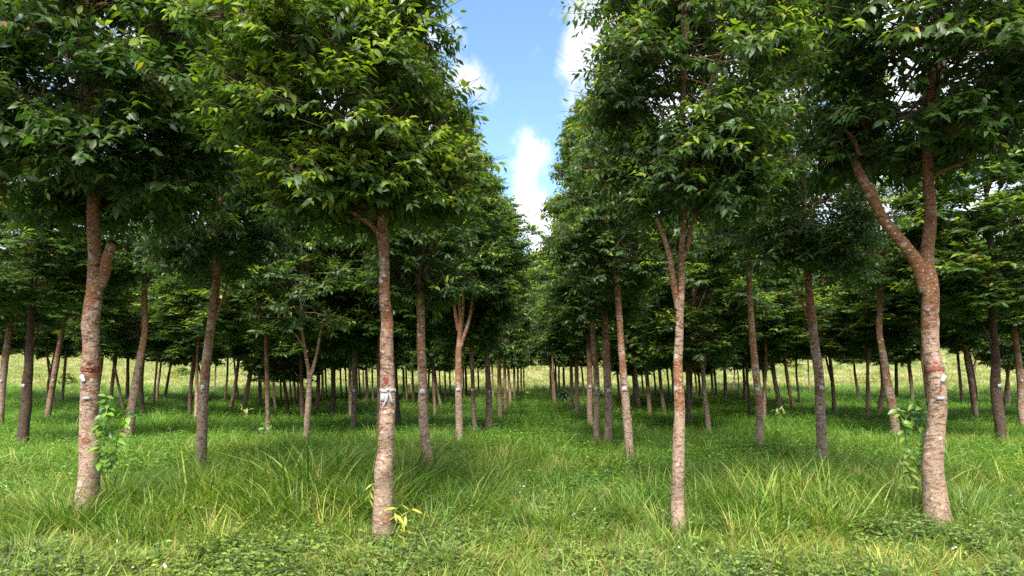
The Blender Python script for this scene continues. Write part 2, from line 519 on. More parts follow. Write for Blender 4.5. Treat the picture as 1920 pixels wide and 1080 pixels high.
def crown_data(seed, H=4.5, R=1.15, clumps=62, sprays=15, leaves=10, L=0.125, asp=0.42, young=0.16, tone=0.0, low=0.05, peak=0.36, inner=0.5, rag=0.2, shift=0.0, e0=0.6, pw=0.9):
    """arrays of leaves and twigs of one crown, origin where the crown leaves the trunk"""
    rs = np.random.RandomState(seed)
        # stratify a little so that no big holes open
    t = ((rs.permutation(clumps) + rs.rand(clumps)) / clumps) ** 1.25
    ang = (np.arange(clumps) * 2.39996 + rs.rand(clumps) * 1.2)

    def env(tt):
        lo = np.clip(tt / peak, 0, 1)
        hi = np.clip((tt - peak) / (1 - peak), 0, 1)
        return np.where(tt < peak, e0 + (1 - e0) * np.sin(lo * np.pi / 2), np.cos(hi * np.pi / 2) ** pw * 0.94 + 0.06)
    rad = R * env(t) * (1 - rs.rand(clumps) ** 1.7 * inner) * (1 + rag * rs.randn(clumps) * 0.5)
    C = np.stack([np.cos(ang) * rad, np.sin(ang) * rad, -low * H + t * H * (1 + low) * 0.93], 1)
    C[:, 2] -= 0.25 * (rad / R) * (1 - t)            # outer lower boughs hang
    C[:, 0] += shift * np.clip(t * 3, 0, 1)
    rc = (0.27 + 0.2 * rs.rand(clumps)) * (R / 1.15) * (0.8 + 0.35 * np.sin(np.pi * np.clip(t, 0, 1))) * (1.05 - 0.45 * t)
    N = clumps * sprays
    ci = np.repeat(np.arange(clumps), sprays)
    o = norm(rs.randn(N, 3))
    o[:, 2] = np.abs(o[:, 2]) * 1.15 - 0.45
    axis = norm(C * np.array([1, 1, 0]) + 1e-6)
    sp0 = C[ci] + o * (rc[ci] * (0.25 + 0.55 * rs.rand(N)))[:, None]
    sdir = norm(o * 0.75 + axis[ci] * 0.45 + np.array([0, 0, 0.42]) + rs.randn(N, 3) * 0.28)
    sl = 0.2 + 0.16 * rs.rand(N)
    # leaves along every spray
    M = N * leaves
    si = np.repeat(np.arange(N), leaves)
    k = np.tile(np.arange(leaves), N)
    f = (k + 0.4 + 0.4 * rs.rand(M)) / leaves
    bend = np.array([0, 0, -0.10]) * (f ** 2)[:, None]
    base = sp0[si] + sdir[si] * (sl[si] * f)[:, None] + bend
    side0 = norm(np.cross(sdir, np.array([0, 0, 1.0]) + rs.randn(N, 3) * 0.35))
    sgn = np.where(k % 2 == 0, 1.0, -1.0)
    tip = np.clip((f - 0.7) / 0.3, 0, 1)
    d = norm(sdir[si] * (0.45 + 0.7 * tip)[:, None] + side0[si] * (sgn * (0.95 - 0.5 * tip))[:, None]
             + np.array([0, 0, -1.0]) * (0.30 + 0.35 * rs.rand(M))[:, None] * (1 - 0.4 * tip)[:, None] + rs.randn(M, 3) * 0.2)
    up = np.array([0, 0, 1.0]) + sdir[si] * 0.3 + rs.randn(M, 3) * 0.25
    s, n = leaf_frames(base, d, up, rs.randn(M) * 0.35)
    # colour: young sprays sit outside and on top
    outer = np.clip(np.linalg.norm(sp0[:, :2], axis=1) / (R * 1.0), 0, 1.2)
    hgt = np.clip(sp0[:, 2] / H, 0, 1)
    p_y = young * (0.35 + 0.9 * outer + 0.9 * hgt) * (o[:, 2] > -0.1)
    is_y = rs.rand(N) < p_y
    g = rs.rand(M)[:, None]
    dk = np.array(PAL['dark'][0]) * (1 - g) + np.array(PAL['dark'][1]) * g
    ol = np.array(PAL['olive'][0]) * (1 - g) + np.array(PAL['olive'][1]) * g
    yg = np.array(PAL['young'][0]) * (1 - g) + np.array(PAL['young'][1]) * g
    lt = np.array(PAL['light'][0]) * (1 - g) + np.array(PAL['light'][1]) * g
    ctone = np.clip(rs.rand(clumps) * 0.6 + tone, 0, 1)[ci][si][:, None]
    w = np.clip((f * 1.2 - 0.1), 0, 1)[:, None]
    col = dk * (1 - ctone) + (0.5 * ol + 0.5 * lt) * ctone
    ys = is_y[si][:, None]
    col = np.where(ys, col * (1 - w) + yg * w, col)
    one = (rs.rand(M) < 0.05)[:, None]
    col = np.where(one, lt, col)
    yel = (rs.rand(M) < 0.004)[:, None]
    col = np.where(yel, np.array([[0.38, 0.30, 0.04]]), col)
    brn = (rs.rand(M) < 0.003)[:, None]
    col = np.where(brn, np.array([[0.22, 0.08, 0.02]]), col)
    LL = L * (0.6 + 0.65 * rs.rand(M)) * (1 - 0.3 * tip)
    WW = LL * asp * (0.85 + 0.3 * rs.rand(M))
    return dict(p=base, d=d, s=s, n=n, L=LL, W=WW, col=col, C=C, rc=rc, ci=ci, sp0=sp0, se=sp0 + sdir * sl[:, None], H=H, R=R,
                curve=0.18 + 0.25 * rs.rand(M), seed=seed)


def limb_tubes(D, r0=0.055, sides=7):
    """a leader and limbs that reach the clumps; a list of (verts, tris), one per limb"""
    rs = np.random.RandomState(D['seed'] + 7)
    H, C = D['H'], D['C']
    zs = np.linspace(-0.02, 0.86, 9) * H
    lead = np.stack([np.cumsum(rs.randn(9) * 0.035) * (np.arange(9) > 0), np.cumsum(rs.randn(9) * 0.035) * (np.arange(9) > 0), zs], 1)
    lead[0, :2] = 0
    lead = catmull(lead, 26)
    out = [tube(lead, np.linspace(r0, 0.008, 26), sides + 1, D['seed'], 0.05)]
    nl = 9
    order = np.argsort(C[:, 2])
    groups = [[] for _ in range(nl)]
    # limbs spaced round the leader; each clump joins the limb of its angle and height
    hl = np.linspace(0.0, 0.6, nl) * H
    al = np.arange(nl) * 2.4 + rs.rand() * 6
    for k in order:
        a = math.atan2(C[k, 1], C[k, 0])
        cost = [abs(np.angle(np.exp(1j * (a - al[i])))) * 0.9 + abs(C[k, 2] - hl[i] - 0.7) * 0.8 + (3 if C[k, 2] < hl[i] - 0.3 else 0) for i in range(nl)]
        groups[int(np.argmin(cost))].append(k)
    for i in range(nl):
        if not groups[i]:
            continue
        g = groups[i]
        far = g[int(np.argmax([np.linalg.norm(C[k] - np.array([0, 0, hl[i]])) for k in g]))]
        st = lead[int(np.argmin(np.abs(lead[:, 2] - hl[i])))]
        e = C[far]
        mid = st * 0.5 + e * 0.5 + np.array([0, 0, 0.12 * np.linalg.norm(e - st)]) + rs.randn(3) * 0.05
        P = catmull([st, st * 0.75 + mid * 0.25 + np.array([0, 0, 0.03]), mid, e], 12)
        rl = r0 * (0.62 - 0.3 * i / nl)
        V, t = tube(P, np.linspace(rl, 0.006, 12), sides, i, 0.05)
        VV, TT = [V], [t]
        nb = len(V)
        for k in g:
            if k == far:
                continue
            j = int(np.argmin(np.linalg.norm(P - C[k], axis=1) + np.maximum(0, P[:, 2] - C[k, 2]) * 1.0))
            j = min(j, 10)
            m2 = P[j] * 0.5 + C[k] * 0.5 + np.array([0, 0, 0.04]) + rs.randn(3) * 0.03
            Q = catmull([P[j], m2, C[k]], 6)
            V2, t2 = tube(Q, np.linspace(max(0.006, rl * (1 - j / 12) * 0.6), 0.004, 6), 5, k, 0.0)
            VV.append(V2)
            TT.append(t2 + nb)
            nb += len(V2)
        out.append((np.vstack(VV), np.vstack(TT)))
    return out


def foliage_mesh(name, D, tmpl, keep=None, twigs=True):
    sel = slice(None) if keep is None else keep
    V, t, C = leaf_geo(D['p'][sel], D['d'][sel], D['s'][sel], D['n'][sel], D['L'][sel], D['W'][sel], D['col'][sel], tmpl, curve=D['curve'][sel])
    mi = np.zeros(len(t), int)
    if twigs:
        A = np.vstack([D['C'][D['ci']], D['sp0']])
        B = np.vstack([D['sp0'], D['se']])
        V2, t2 = thin_twigs(A, B, 0.0035, 0.002)
        t = np.vstack([t, t2 + len(V)])
        V = np.vstack([V, V2])
        C = np.vstack([C, np.full((len(V2), 3), 0.1)])
        mi = np.concatenate([mi, np.ones(len(t2), int)])
    return mesh_np(name, V, t, [M_LEAF, M_TWIG], C, mi)


# shared crowns for the trees further off
MIDS, FARS, LIGHTS = [], [], []


def make_proto(seed, tmpl, **kw):
    D = crown_data(seed, **kw)
    fm = foliage_mesh('foliage', D, tmpl)
    lt = limb_tubes(D, sides=5)
    V, t, nb = [], [], 0
    for (v, tt) in lt:
        V.append(v)
        t.append(tt + nb)
        nb += len(v)
    lm = mesh_np('limb_framework', np.vstack(V), np.vstack(t), [M_BARK], smooth=True)
    return fm, lm


for i in range(5):
    MIDS.append(make_proto(100 + i, LT_FAR, clumps=110, sprays=20, leaves=10, L=0.125, asp=0.46, young=0.24 + 0.06 * (i % 3), tone=0.12 + 0.1 * (i % 3), R=1.02, low=0.06))
for i in range(4):
    FARS.append(make_proto(200 + i, LT_FAR, clumps=75, sprays=14, leaves=7, L=0.2, asp=0.42, young=0.35, tone=0.5, R=1.12, low=0.04))
for i in range(3):
    LIGHTS.append(make_proto(300 + i, LT_FAR, clumps=70, sprays=10, leaves=6, L=0.32, asp=0.5, young=0.9, tone=1.0, R=1.8))

# leaves that are objects of their own share these meshes
LEAFM = []
for i, (nm, mixv) in enumerate((('dark', 0.2), ('dark', 0.9), ('olive', 0.5), ('light', 0.4), ('young', 0.2), ('young', 0.8))):
    a, b = PAL[nm]
    c = np.array([[a[j] * (1 - mixv) + b[j] * mixv for j in range(3)]])
    one = np.ones(1)
    tv = np.array([[0, 0, 0], [.14, .46, 0], [.14, 0, 0], [.14, -.46, 0], [.36, .92, 0], [.36, 0, 0], [.36, -.92, 0], [.62, .84, 0], [.62, 0, 0], [.62, -.84, 0],
                   [.84, .40, 0], [.84, 0, 0], [.84, -.40, 0], [1, 0, 0]], float)
    tt = []
    for r in range(3):
        q = 1 + 3 * r
        for k in (0, 1):
            tt += [[q + k, q + k + 1, q + k + 4], [q + k, q + k + 4, q + k + 3]]
    tt = [[0, 2, 1], [0, 3, 2]] + tt + [[10, 11, 13], [11, 12, 13]]
    V, t, C = leaf_geo(np.zeros((1, 3)), np.array([[1.0, 0, 0]]), np.array([[0, 1.0, 0]]), np.array([[0, 0, 1.0]]), one, one * 0.38, c, (tv, np.array(tt)), curve=0.28)
    LEAFM.append((mesh_np('leaf', V, t, [M_LEAF], C, smooth=True), c[0]))
LEAFC = np.array([c for _, c in LEAFM])


def add_leaf_objects(D, root, cpos, scale, count):
    """take the leaves that show largest out of the foliage and make each an object; returns the mask of the rest"""
    P = (D['p'] + D['d'] * D['L'][:, None] * 0.5) * scale + np.array(cpos) + np.array(root.location)
    px = CX + F * P[:, 0] / P[:, 1]
    py = HZ - F * (P[:, 2] - CAMH) / P[:, 1]
    face = np.abs(np.sum(D['n'] * norm(P - np.array([0, 0, CAMH])), 1))
    inf = (px > 5) & (px < 1915) & (py > 4) & (P[:, 1] > 1) & (face > 0.25)
    cell = 15.0
    key = np.floor(px / cell).astype(int) * 1000 + np.floor(py / cell).astype(int)
    order = np.argsort(P[:, 1] - 0.25 * face)
    seen, pick = set(), []
    for k in order:
        if not inf[k] or key[k] in seen:
            continue
        seen.add(key[k])
        pick.append(k)
    pick = np.array(pick)
    if len(pick) > count:
        sz = (D['L'][pick] * face[pick]) / P[pick, 1]
        pick = pick[np.argsort(-sz)[:count]]
    keep = np.ones(len(px), bool)
    keep[pick] = False
    for k in pick:
        j = int(np.argmin(np.sum((LEAFC - D['col'][k]) ** 2 * np.array([1, 1, 0.3]), 1)))
        o = bpy.data.objects.new('leaf', LEAFM[j][0])
        COL.objects.link(o)
        o.parent = root
        d, s, n, L, w = D['d'][k], D['s'][k], D['n'][k], D['L'][k], D['W'][k]
        pos = D['p'][k] * scale + np.array(cpos)
        M = Matrix(((d[0] * L, s[0] * w / 0.38, n[0] * L, pos[0]), (d[1] * L, s[1] * w / 0.38, n[1] * L, pos[1]), (d[2] * L, s[2] * w / 0.38, n[2] * L, pos[2]), (0, 0, 0, 1)))
        o.matrix_local = M
    return keep


# ------------------------------------------------------------------ the trees
def build_trunk(root, pts, Y, widths, near, knots=(), name='trunk', seed=0, rough=0.05, flare=True, color=(0.2, 0.0, 0.4), depth_off=0.0, min_top=None):
    """pts are the pixels of the centre line; it stands at distance Y"""
    W3 = [at(x, y, Y) for x, y in pts]
    if min_top is not None and W3[-1].z - root.location.z < min_top:
        e = W3[-1].copy()
        sl = (W3[-1] - W3[-2])
        e.x += 0.5 * sl.x / max(sl.z, 0.1) * (min_top - (e.z - root.location.z))
        e.z = root.location.z + min_top
        W3.append(e)
        widths = list(widths) + [widths[-1] * 0.85]
    if name == 'trunk':
        b = W3[0].copy()
        b.z = root.location.z - 0.06
        b.x += 0.0
        W3 = [b] + ([W3[0]] if W3[0].z - b.z > 0.1 else []) + W3[1:]
    P = np.array([np.array(w - root.location) for w in W3])
    rs = np.random.RandomState(seed + 5)
    P[1:, 1] += rs.randn(len(P) - 1) * 0.02 + depth_off * np.linspace(0, 1, len(P) - 1)
    L = float(np.sum(np.linalg.norm(np.diff(P, axis=0), axis=1)))
    n = max(8, int(L / (0.035 if near else 0.12)))
    C = catmull(P, n)
    wz = np.interp(C[:, 2], P[:, 2] if P[-1, 2] > P[0, 2] else P[::-1, 2], np.interp(np.linspace(0, 1, len(P)), np.linspace(0, 1, len(widths)), widths))
    Rr = wz * 0.47 * Y / F
    if flare:
        Rr = Rr * (1 + 0.35 * np.exp(-np.clip(C[:, 2], 0, None) / 0.14))
    V, t = tube(C, Rr, 26 if near else 9, seed, rough, knots=knots)
    o = link(name, mesh_np(name, V, t, [M_BARK], smooth=True), root)
    o.color = (*color, 1.0)
    return o, C, Rr


def patch_on(root, name, mat, C, Rr, z, dz_, ang, half, seed, off=0.0025, lab=None):
    """a thin painted patch lying on a trunk round height z (local), angles ang +- half seen from the camera"""
    nz, na = 8, 22
    ang = ang - math.atan2(root.location.x, root.location.y)
    zz = np.linspace(z - dz_, z + dz_, nz)
    rs = np.random.RandomState(seed)
    th = np.linspace(ang - half, ang + half, na)
    cx = np.interp(zz, C[:, 2], C[:, 0])
    cy = np.interp(zz, C[:, 2], C[:, 1])
    rr = np.interp(zz, C[:, 2], Rr) * 1.06 + off
    wob = 1 + 0.18 * np.sin(th * 5 + seed) + 0.1 * np.sin(th * 11)
    V = []
    for i in range(nz):
        for j in range(na):
            q = (i / (nz - 1) - 0.5) * 2 * dz_
            V.append((cx[i] + rr[i] * math.sin(th[j]), cy[i] - rr[i] * math.cos(th[j]), z + q * wob[j] + 0.006 * math.sin(th[j] * 3 + seed) + 0.004 * rs.randn()))
    t = []
    for i in range(nz - 1):
        for j in range(na - 1):
            if half < 1.0:   # round dab
                u = ((i + .5) / (nz - 1) - .5) * 2
                v = ((j + .5) / (na - 1) - .5) * 2
                if u * u + v * v > 0.95:
                    continue
            a = i * na + j
            t += [[a, a + 1, a + na + 1], [a, a + na + 1, a + na]]
    o = link(name, mesh_np(name, np.array(V), np.array(t), [mat], smooth=True), root)
    if lab:
        o['label'] = lab
    return o


def box_mesh(name, w, h, d, mat, bev=0.0):
    x, y, z = w / 2, d / 2, h / 2
    c = min(w, h) * 0.12 if bev else 0.0
    ring = [(-x + c, -z), (x - c, -z), (x, -z + c), (x, z - c), (x - c, z), (-x + c, z), (-x, z - c), (-x, -z + c)]
    V = [(a, -y, b) for a, b in ring] + [(a, y, b) for a, b in ring] + [(0, -y - 0.001, 0), (0, y, 0)]
    t = []
    for k in range(8):
        m = (k + 1) % 8
        t += [[k, m, 16], [m + 8, k + 8, 17], [k, k + 8, m + 8], [k, m + 8, m]]
    return mesh_np(name, np.array(V), np.array(t), [mat])


def add_tag(root, C, Rr, px, py, Y, w=0.062, h=0.062, mat=None, ink=True, tilt=0.0, label=None):
    p = at(px, py, Y) - root.location
    phi = math.atan2(root.location.x, Y)
    cx = np.interp(p.z, C[:, 2], C[:, 0])
    cy = np.interp(p.z, C[:, 2], C[:, 1])
    r = float(np.interp(p.z, C[:, 2], Rr))
    s = max(-0.8, min(0.8, (p.x - cx) * math.cos(phi) / r))
    a = math.asin(s) - phi
    o = link('label_tag', box_mesh('label_tag', w, h, 0.003, mat or M_TAG, 1), root, (cx + (r * 1.08 + .004) * math.sin(a), cy - (r * 1.08 + .004) * math.cos(a), p.z))
    o.rotation_euler = (math.radians(-4), tilt, a)
    if label:
        o['label'] = label
    if ink:
        k = link('printed_mark', box_mesh('printed_mark', w * 0.16, h * 0.5, 0.0012, M_INK), o, (w * 0.04, -0.0032, 0))
        k.rotation_euler = (0, 0.15, 0)
        nl = link('nail', box_mesh('nail', 0.006, 0.006, 0.004, M_INK, 1), o, (0, -0.003, h * 0.38))
    return o


# every traced tree: label, centre line pixels from the ground up, widths in pixels, distance override, crown, colours, extras
# crown: (kind, index or seed, radius scale, top height in metres, options)
TREES = []


def T(label, pts, widths, crown=('mid', 0, 1.0, 7.2), color=(0.2, 0.0, 0.4), Y=None, limbs=(), tags=(), near=False, base_drop=0.0, extra=None, group='plantation trees in rows', knots=()):
    TREES.append(dict(label=label, pts=pts, w=widths, crown=crown, color=color, Y=Y, limbs=limbs, tags=tags, near=near, extra=extra, group=group, knots=knots))


def mirror(pts):
    return [(1920 - x, y) for x, y in pts]


BIG = [(1757, 975), (1755, 925), (1749, 870), (1753, 800), (1751, 730), (1748, 650), (1746, 600), (1741, 540), (1742, 480), (1744, 400), (1745, 320), (1744, 235), (1748, 160)]
BIGW = [54, 46, 43, 36, 32, 31, 31, 33, 25, 21, 20, 19, 16]
T('large pinkish trunk with foil tag and red band, its limb spreading left', BIG, BIGW, ('near', 11, 1.22, 7.6, dict(L=0.108, asp=0.5, sprays=26, young=0.16, tone=0.1, low=0.08)),
  (-0.12, 0.0, 0.35), limbs=[([(1738, 545), (1724, 500), (1700, 462), (1668, 410), (1640, 365), (1622, 325), (1612, 285)], [27, 25, 21, 20, 20, 18, 14], 0.1),
                              ([(1612, 292), (1600, 262), (1590, 230)], [10, 8, 6], 0.1), ([(1745, 340), (1765, 322), (1790, 312), (1830, 296)], [9, 7, 6, 4], -0.2)],
  near=True, extra='big', knots=((2.05, 0.5, 0.05, 0.012), (2.9, 0.1, 0.06, 0.012), (2.6, -0.2, 0.05, 0.01), (3.9, -0.1, 0.045, 0.01)))
T('large pinkish trunk with foil tag, red band and a short sawn-off limb stub', mirror(BIG), BIGW, ('near', 12, 1.25, 7.4, dict(base_up=-0.62, clumps=150, L=0.108, asp=0.5, sprays=26, young=0.16, tone=0.1, low=0.03)),
  (-0.12, 0.0, 0.35), limbs=[([(180, 548), (194, 515), (208, 488), (221, 462)], [24, 21, 19, 18], -0.1)],
  near=True, extra='bigm', knots=((2.05, -0.5, 0.05, 0.012), (2.9, -0.1, 0.06, 0.012), (2.6, 0.2, 0.05, 0.01), (3.9, 0.1, 0.045, 0.01)))
T('stout pale trunk with a grey ribbon tied round it and a white tag', [(718, 1003), (718, 960), (719, 915), (720, 880), (723, 850), (726, 800), (727, 745), (726, 690), (725, 640), (724, 600), (722, 560), (720, 500), (719, 450), (717, 410), (716, 370)],
  [40, 40, 39, 37, 34, 32, 30, 29, 27, 25, 23, 21, 20, 20, 17], ('near', 21, 1.03, 6.3, dict(L=0.094, asp=0.46, sprays=30, leaves=11, young=1.3, tone=0.5, clumps=180, base_up=0.42, low=0.04, peak=0.33, shift=-0.4, pw=1.3)), (0.04, 0.0, 0.5),
  limbs=[([(716, 470), (710, 440), (702, 428), (690, 418), (660, 400)], [14, 12, 10, 9, 6], -0.1)], near=True, extra='ribbon', knots=((1.75, -0.4, 0.05, 0.01), (3.1, 0.1, 0.05, 0.01), (0.75, 0.4, 0.04, 0.008)))
T('slender reddish trunk leaning left, forking high, with a whitish tag', [(806, 897), (801, 850), (796, 810), (793, 760), (792, 700), (790, 650), (790, 600), (788, 560), (786, 525), (785, 480)],
  [24, 21, 21, 20, 18, 17, 16, 17, 16, 13], ('near', 22, 0.8, 6.7, dict(shift=-0.15, pw=1.3, young=0.22, tone=0.1)), (0.02, 0.0, 0.6), limbs=[([(788, 562), (775, 545), (762, 528), (750, 510), (735, 490)], [9, 8, 7, 7, 5], -0.1), ([(789, 545), (795, 525), (798, 505), (806, 480)], [9, 8, 8, 6], 0.1)],
  tags=[(792, 734, 0.068, 0.068)], near=True)
T('pale tan trunk forking in a narrow V, standing alone right of the avenue', [(1272, 993), (1273, 940), (1271, 880), (1273, 820), (1275, 770), (1273, 720), (1272, 680), (1274, 630), (1274, 590), (1276, 560), (1279, 520), (1277, 480), (1281, 440), (1283, 400)],
  [24, 25, 26, 25, 23, 21, 19, 17, 15, 15, 12, 12, 11, 9], ('near', 23, 0.95, 6.5, dict(shift=0.1, pw=1.25, base_up=0.42, low=0.0, e0=0.45, peak=0.4, inner=0.62, young=0.3, tone=0.14, clumps=150, sprays=30, L=0.09)), (-0.07, 0.0, 0.7),
  limbs=[([(1272, 578), (1264, 540), (1256, 505), (1250, 480), (1240, 445), (1226, 415)], [13, 12, 11, 10, 8, 6], -0.1), ([(1279, 490), (1290, 460), (1297, 425), (1305, 390), (1320, 350)], [9, 8, 7, 6, 4], 0.1)], near=True)
R2P = [(1544, 888), (1541, 830), (1539, 770), (1534, 700), (1528, 650), (1521, 600), (1517, 550), (1515, 510), (1512, 470), (1510, 430)]
T('tall straight trunk with red paint dot leaning left beneath the crowns on the right', R2P, [22, 21, 20, 18, 18, 17, 15, 14, 12, 10], ('near', 24, 1.05, 7.3, dict(young=0.12, tone=0.06)), (0.0, 0.1, 0.5),
  limbs=[([(1514, 520), (1505, 480), (1496, 440), (1490, 400)], [11, 9, 8, 6], 0.0), ([(1519, 610), (1508, 580), (1502, 555), (1498, 530)], [6, 5, 5, 3], 0.1)], tags=[(1539, 726, 0.05, 0.06)], near=True, extra='reddot')
T('tall trunk with red paint dot leaning right, second from the left edge thick trunks', mirror(R2P), [22, 21, 20, 18, 18, 17, 15, 14, 12, 10], ('near', 25, 1.05, 7.3, dict(young=0.16, tone=0.1)), (0.0, 0.1, 0.5),
  limbs=[([(406, 520), (415, 480), (424, 440), (430, 400)], [11, 9, 8, 6], 0.0), ([(401, 610), (412, 580), (418, 555), (422, 530)], [6, 5, 5, 3], 0.1)], tags=[(381, 726, 0.05, 0.06)], near=True, extra='reddotm')
T('lichen-spotted trunk right of the avenue leaning left with yellow shoots at its foot', [(1183, 868), (1180, 840), (1178, 805), (1174, 765), (1171, 730), (1168, 690), (1164, 640), (1161, 590), (1158, 545), (1152, 500), (1148, 470)],
  [18, 17, 17, 18, 16, 15, 13, 13, 12, 13, 9], ('near', 26, 1.0, 6.5, dict(shift=0.15, pw=1.3, young=0.14, tone=0.05)), (0.05, 0.0, 0.9), limbs=[([(1156, 520), (1146, 495), (1138, 470), (1128, 450)], [8, 7, 6, 4], 0.0)], tags=[(1171, 729, 0.07, 0.07)], near=True)
T('trunk splitting into several slim upright stems, left side of the avenue', [(861, 833), (861, 790), (860, 740), (860, 700), (860, 660), (862, 630), (864, 600), (861, 560), (858, 520)], [16, 16, 15, 14, 13, 12, 8, 8, 7],
  ('mid', 0, 0.95, 7.0), (-0.02, 0.0, 0.5), limbs=[([(859, 620), (853, 580), (848, 540), (843, 515), (836, 495)], [8, 7, 6, 6, 4], 0), ([(863, 640), (868, 580), (869, 540), (870, 505)], [7, 6, 6, 5], 0.05),
                                                 ([(864, 650), (874, 620), (882, 590), (887, 550), (888, 520)], [8, 7, 6, 5, 4], -0.05)], tags=[(859, 730, 0.07, 0.06)])
T('dark greenish trunk with white tag, right behind the many-stemmed tree', [(892, 817), (889, 780), (887, 740), (886, 700), (883, 650), (882, 600), (881, 560)], [10, 10, 9, 8, 8, 8, 7], ('mid', 1, 1.0, 7.2), (0.05, 0.35, 0.8), tags=[(886, 731, 0.075, 0.06)])
T('brown trunk with round white tag and a thin side branch, left of the avenue', [(917, 812), (917, 770), (916, 730), (914, 690), (912, 650), (908, 610), (905, 570)], [13, 14, 13, 12, 9, 8, 7], ('mid', 2, 1.0, 7.2), (0.08, 0.25, 0.6), tags=[(917, 734, 0.05, 0.05)],
  limbs=[([(914, 672), (924, 650), (932, 632), (938, 612)], [4, 3, 3, 2], 0)])
T('reddish trunk beside the avenue, fifth in the left-hand row', [(938, 790), (937, 740), (936, 700), (935, 650), (933, 610)], [9, 9, 8, 7, 6], ('mid', 3, 1.0, 7.2), (0.15, 0.15, 0.5))
T('slim reddish trunk beside the avenue, sixth in the left-hand row', [(948, 775), (947, 730), (946, 680), (944, 640)], [7, 6, 6, 5], ('mid', 4, 1.0, 7.2), (0.2, 0.2, 0.4))
T('slim leaning trunk beside the avenue, seventh in the left-hand row', [(957, 760), (955, 720), (951, 670)], [7, 6, 5], ('mid', 1, 1.0, 7.0), (0.2, 0.1, 0.4))
T('lichen-dotted brown trunk with white tag, right row, beside the spotted leaning one', [(1139, 838), (1141, 790), (1140, 740), (1138, 690), (1136, 640), (1134, 590), (1132, 550)], [18, 17, 16, 15, 14, 13, 12], ('mid', 1, 1.1, 7.2), (0.05, 0.2, 0.55), tags=[(1141, 732, 0.075, 0.075)], extra='reddotc')
T('ringed-bark trunk with white tag, middle of three close trunks right of the avenue', [(1118, 835), (1119, 790), (1119, 740), (1117, 690), (1112, 640), (1110, 590), (1108, 560)], [14, 14, 13, 12, 11, 10, 9], ('mid', 2, 1.05, 7.2), (0.0, 0.15, 0.6), tags=[(1119, 728, 0.07, 0.07)])
T('greyish brown trunk with white tag and a left-leaning branch, leftmost of three close trunks', [(1107, 800), (1105, 760), (1106, 710), (1104, 660), (1104, 610), (1103, 560)], [12, 12, 12, 11, 10, 8], ('mid', 3, 1.1, 7.2), (0.05, 0.25, 0.4), tags=[(1106, 725, 0.07, 0.06)],
  limbs=[([(1103, 650), (1098, 625), (1092, 605), (1086, 585)], [5, 4, 3, 2], 0)])
T('dark lichen-flecked trunk forking at crown height, right edge of the avenue', [(1082, 785), (1082, 740), (1081, 690), (1080, 650), (1077, 610)], [10, 9, 8, 7, 6], ('mid', 4, 1.1, 7.0), (0.05, 0.5, 0.8), limbs=[([(1080, 640), (1086, 620), (1092, 600)], [4, 3, 2], 0)])
T('dark trunk at the right edge of the avenue, in front of a small bush', [(1073, 776), (1072, 730), (1071, 690), (1070, 650)], [8, 8, 7, 6], ('mid', 0, 1.1, 6.8), (0.05, 0.5, 0.8))
T('reddish slim trunk before the field, right edge of the avenue', [(1058, 742), (1057, 710), (1056, 660)], [6, 5, 4], ('mid', 2, 1.05, 6.6), (0.25, 0.05, 0.4))
for k, (x, y, wv) in enumerate(((1049, 738, 4), (1043, 737, 4), (1038, 736, 3.5), (1033, 735, 4), (1080, 740, 4), (965, 752, 5), (972, 746, 4), (978, 742, 3.5), (983, 739, 3))):
    T('far slender trunk of the avenue rows, before the pale field', [(x, y), (x - 1, y - 30), (x - 1, y - 60)], [wv, wv, wv], ('far' if k % 2 else 'mid', k % 4, 1.0, 6.2), (0.05, 0.1, 0.4), group='far slender trunks of the avenue rows')
# between the two near trees on the left
T('lichen-dotted trunk with white tag, dark bark, left behind the ribboned tree', [(661, 812), (664, 770), (665, 730), (665, 690), (666, 650), (666, 610), (665, 570)], [13, 12, 12, 12, 11, 10, 9], ('mid', 3, 1.05, 6.8), (0.02, 0.5, 0.9), tags=[(663, 732, 0.07, 0.07)])
T('small pale tree forking low into a wide V', [(574, 830), (576, 790), (579, 750), (580, 715), (578, 690), (573, 660), (568, 630), (563, 605)], [11, 11, 12, 12, 8, 7, 6, 5], ('young', 31, 0.95, 4.2), (-0.12, 0.0, 0.3),
  limbs=[([(582, 706), (590, 680), (597, 650), (602, 620), (608, 598)], [8, 7, 5, 4, 3], 0), ([(572, 655), (560, 635), (548, 622), (538, 610)], [4, 3, 3, 2], 0.05)])
T('brown trunk with small yellow shoots at its foot, left of the low-forking tree', [(501, 822), (501, 780), (501, 740), (500, 700), (499, 650), (500, 600)], [10, 9, 9, 9, 8, 7], ('mid', 4, 1.05, 6.6), (0.15, 0.25, 0.4))
T('dark slanting trunk left of the low-forking tree', [(541, 786), (537, 750), (533, 720), (530, 680), (529, 640)], [8, 7, 7, 6, 5], ('mid', 0, 1.0, 6.6), (0.0, 0.85, 0.4))
T('thin grey trunk before the dark slanting one', [(517, 774), (514, 740), (513, 700), (512, 660)], [6, 6, 5, 5], ('mid', 1, 1.0, 6.4), (0.0, 0.45, 0.4))
T('straight dark trunk just behind the low-forking tree', [(568, 792), (566, 750), (565, 700), (565, 650)], [9, 8, 8, 7], ('mid', 2, 1.05, 6.8), (0.0, 0.75, 0.4))
T('brown trunk with a broad foot right of the low-forking tree', [(595, 778), (596, 740), (597, 700), (598, 660), (598, 620)], [9, 8, 8, 7, 6], ('mid', 3, 1.05, 6.8), (0.1, 0.4, 0.4))
T('very dark thick trunk with sprouts at its foot, between low-forking and tagged trees', [(624, 787), (625, 750), (625, 700), (626, 650), (627, 610)], [11, 10, 9, 9, 8], ('mid', 4, 1.05, 6.8), (0.0, 0.8, 0.5))
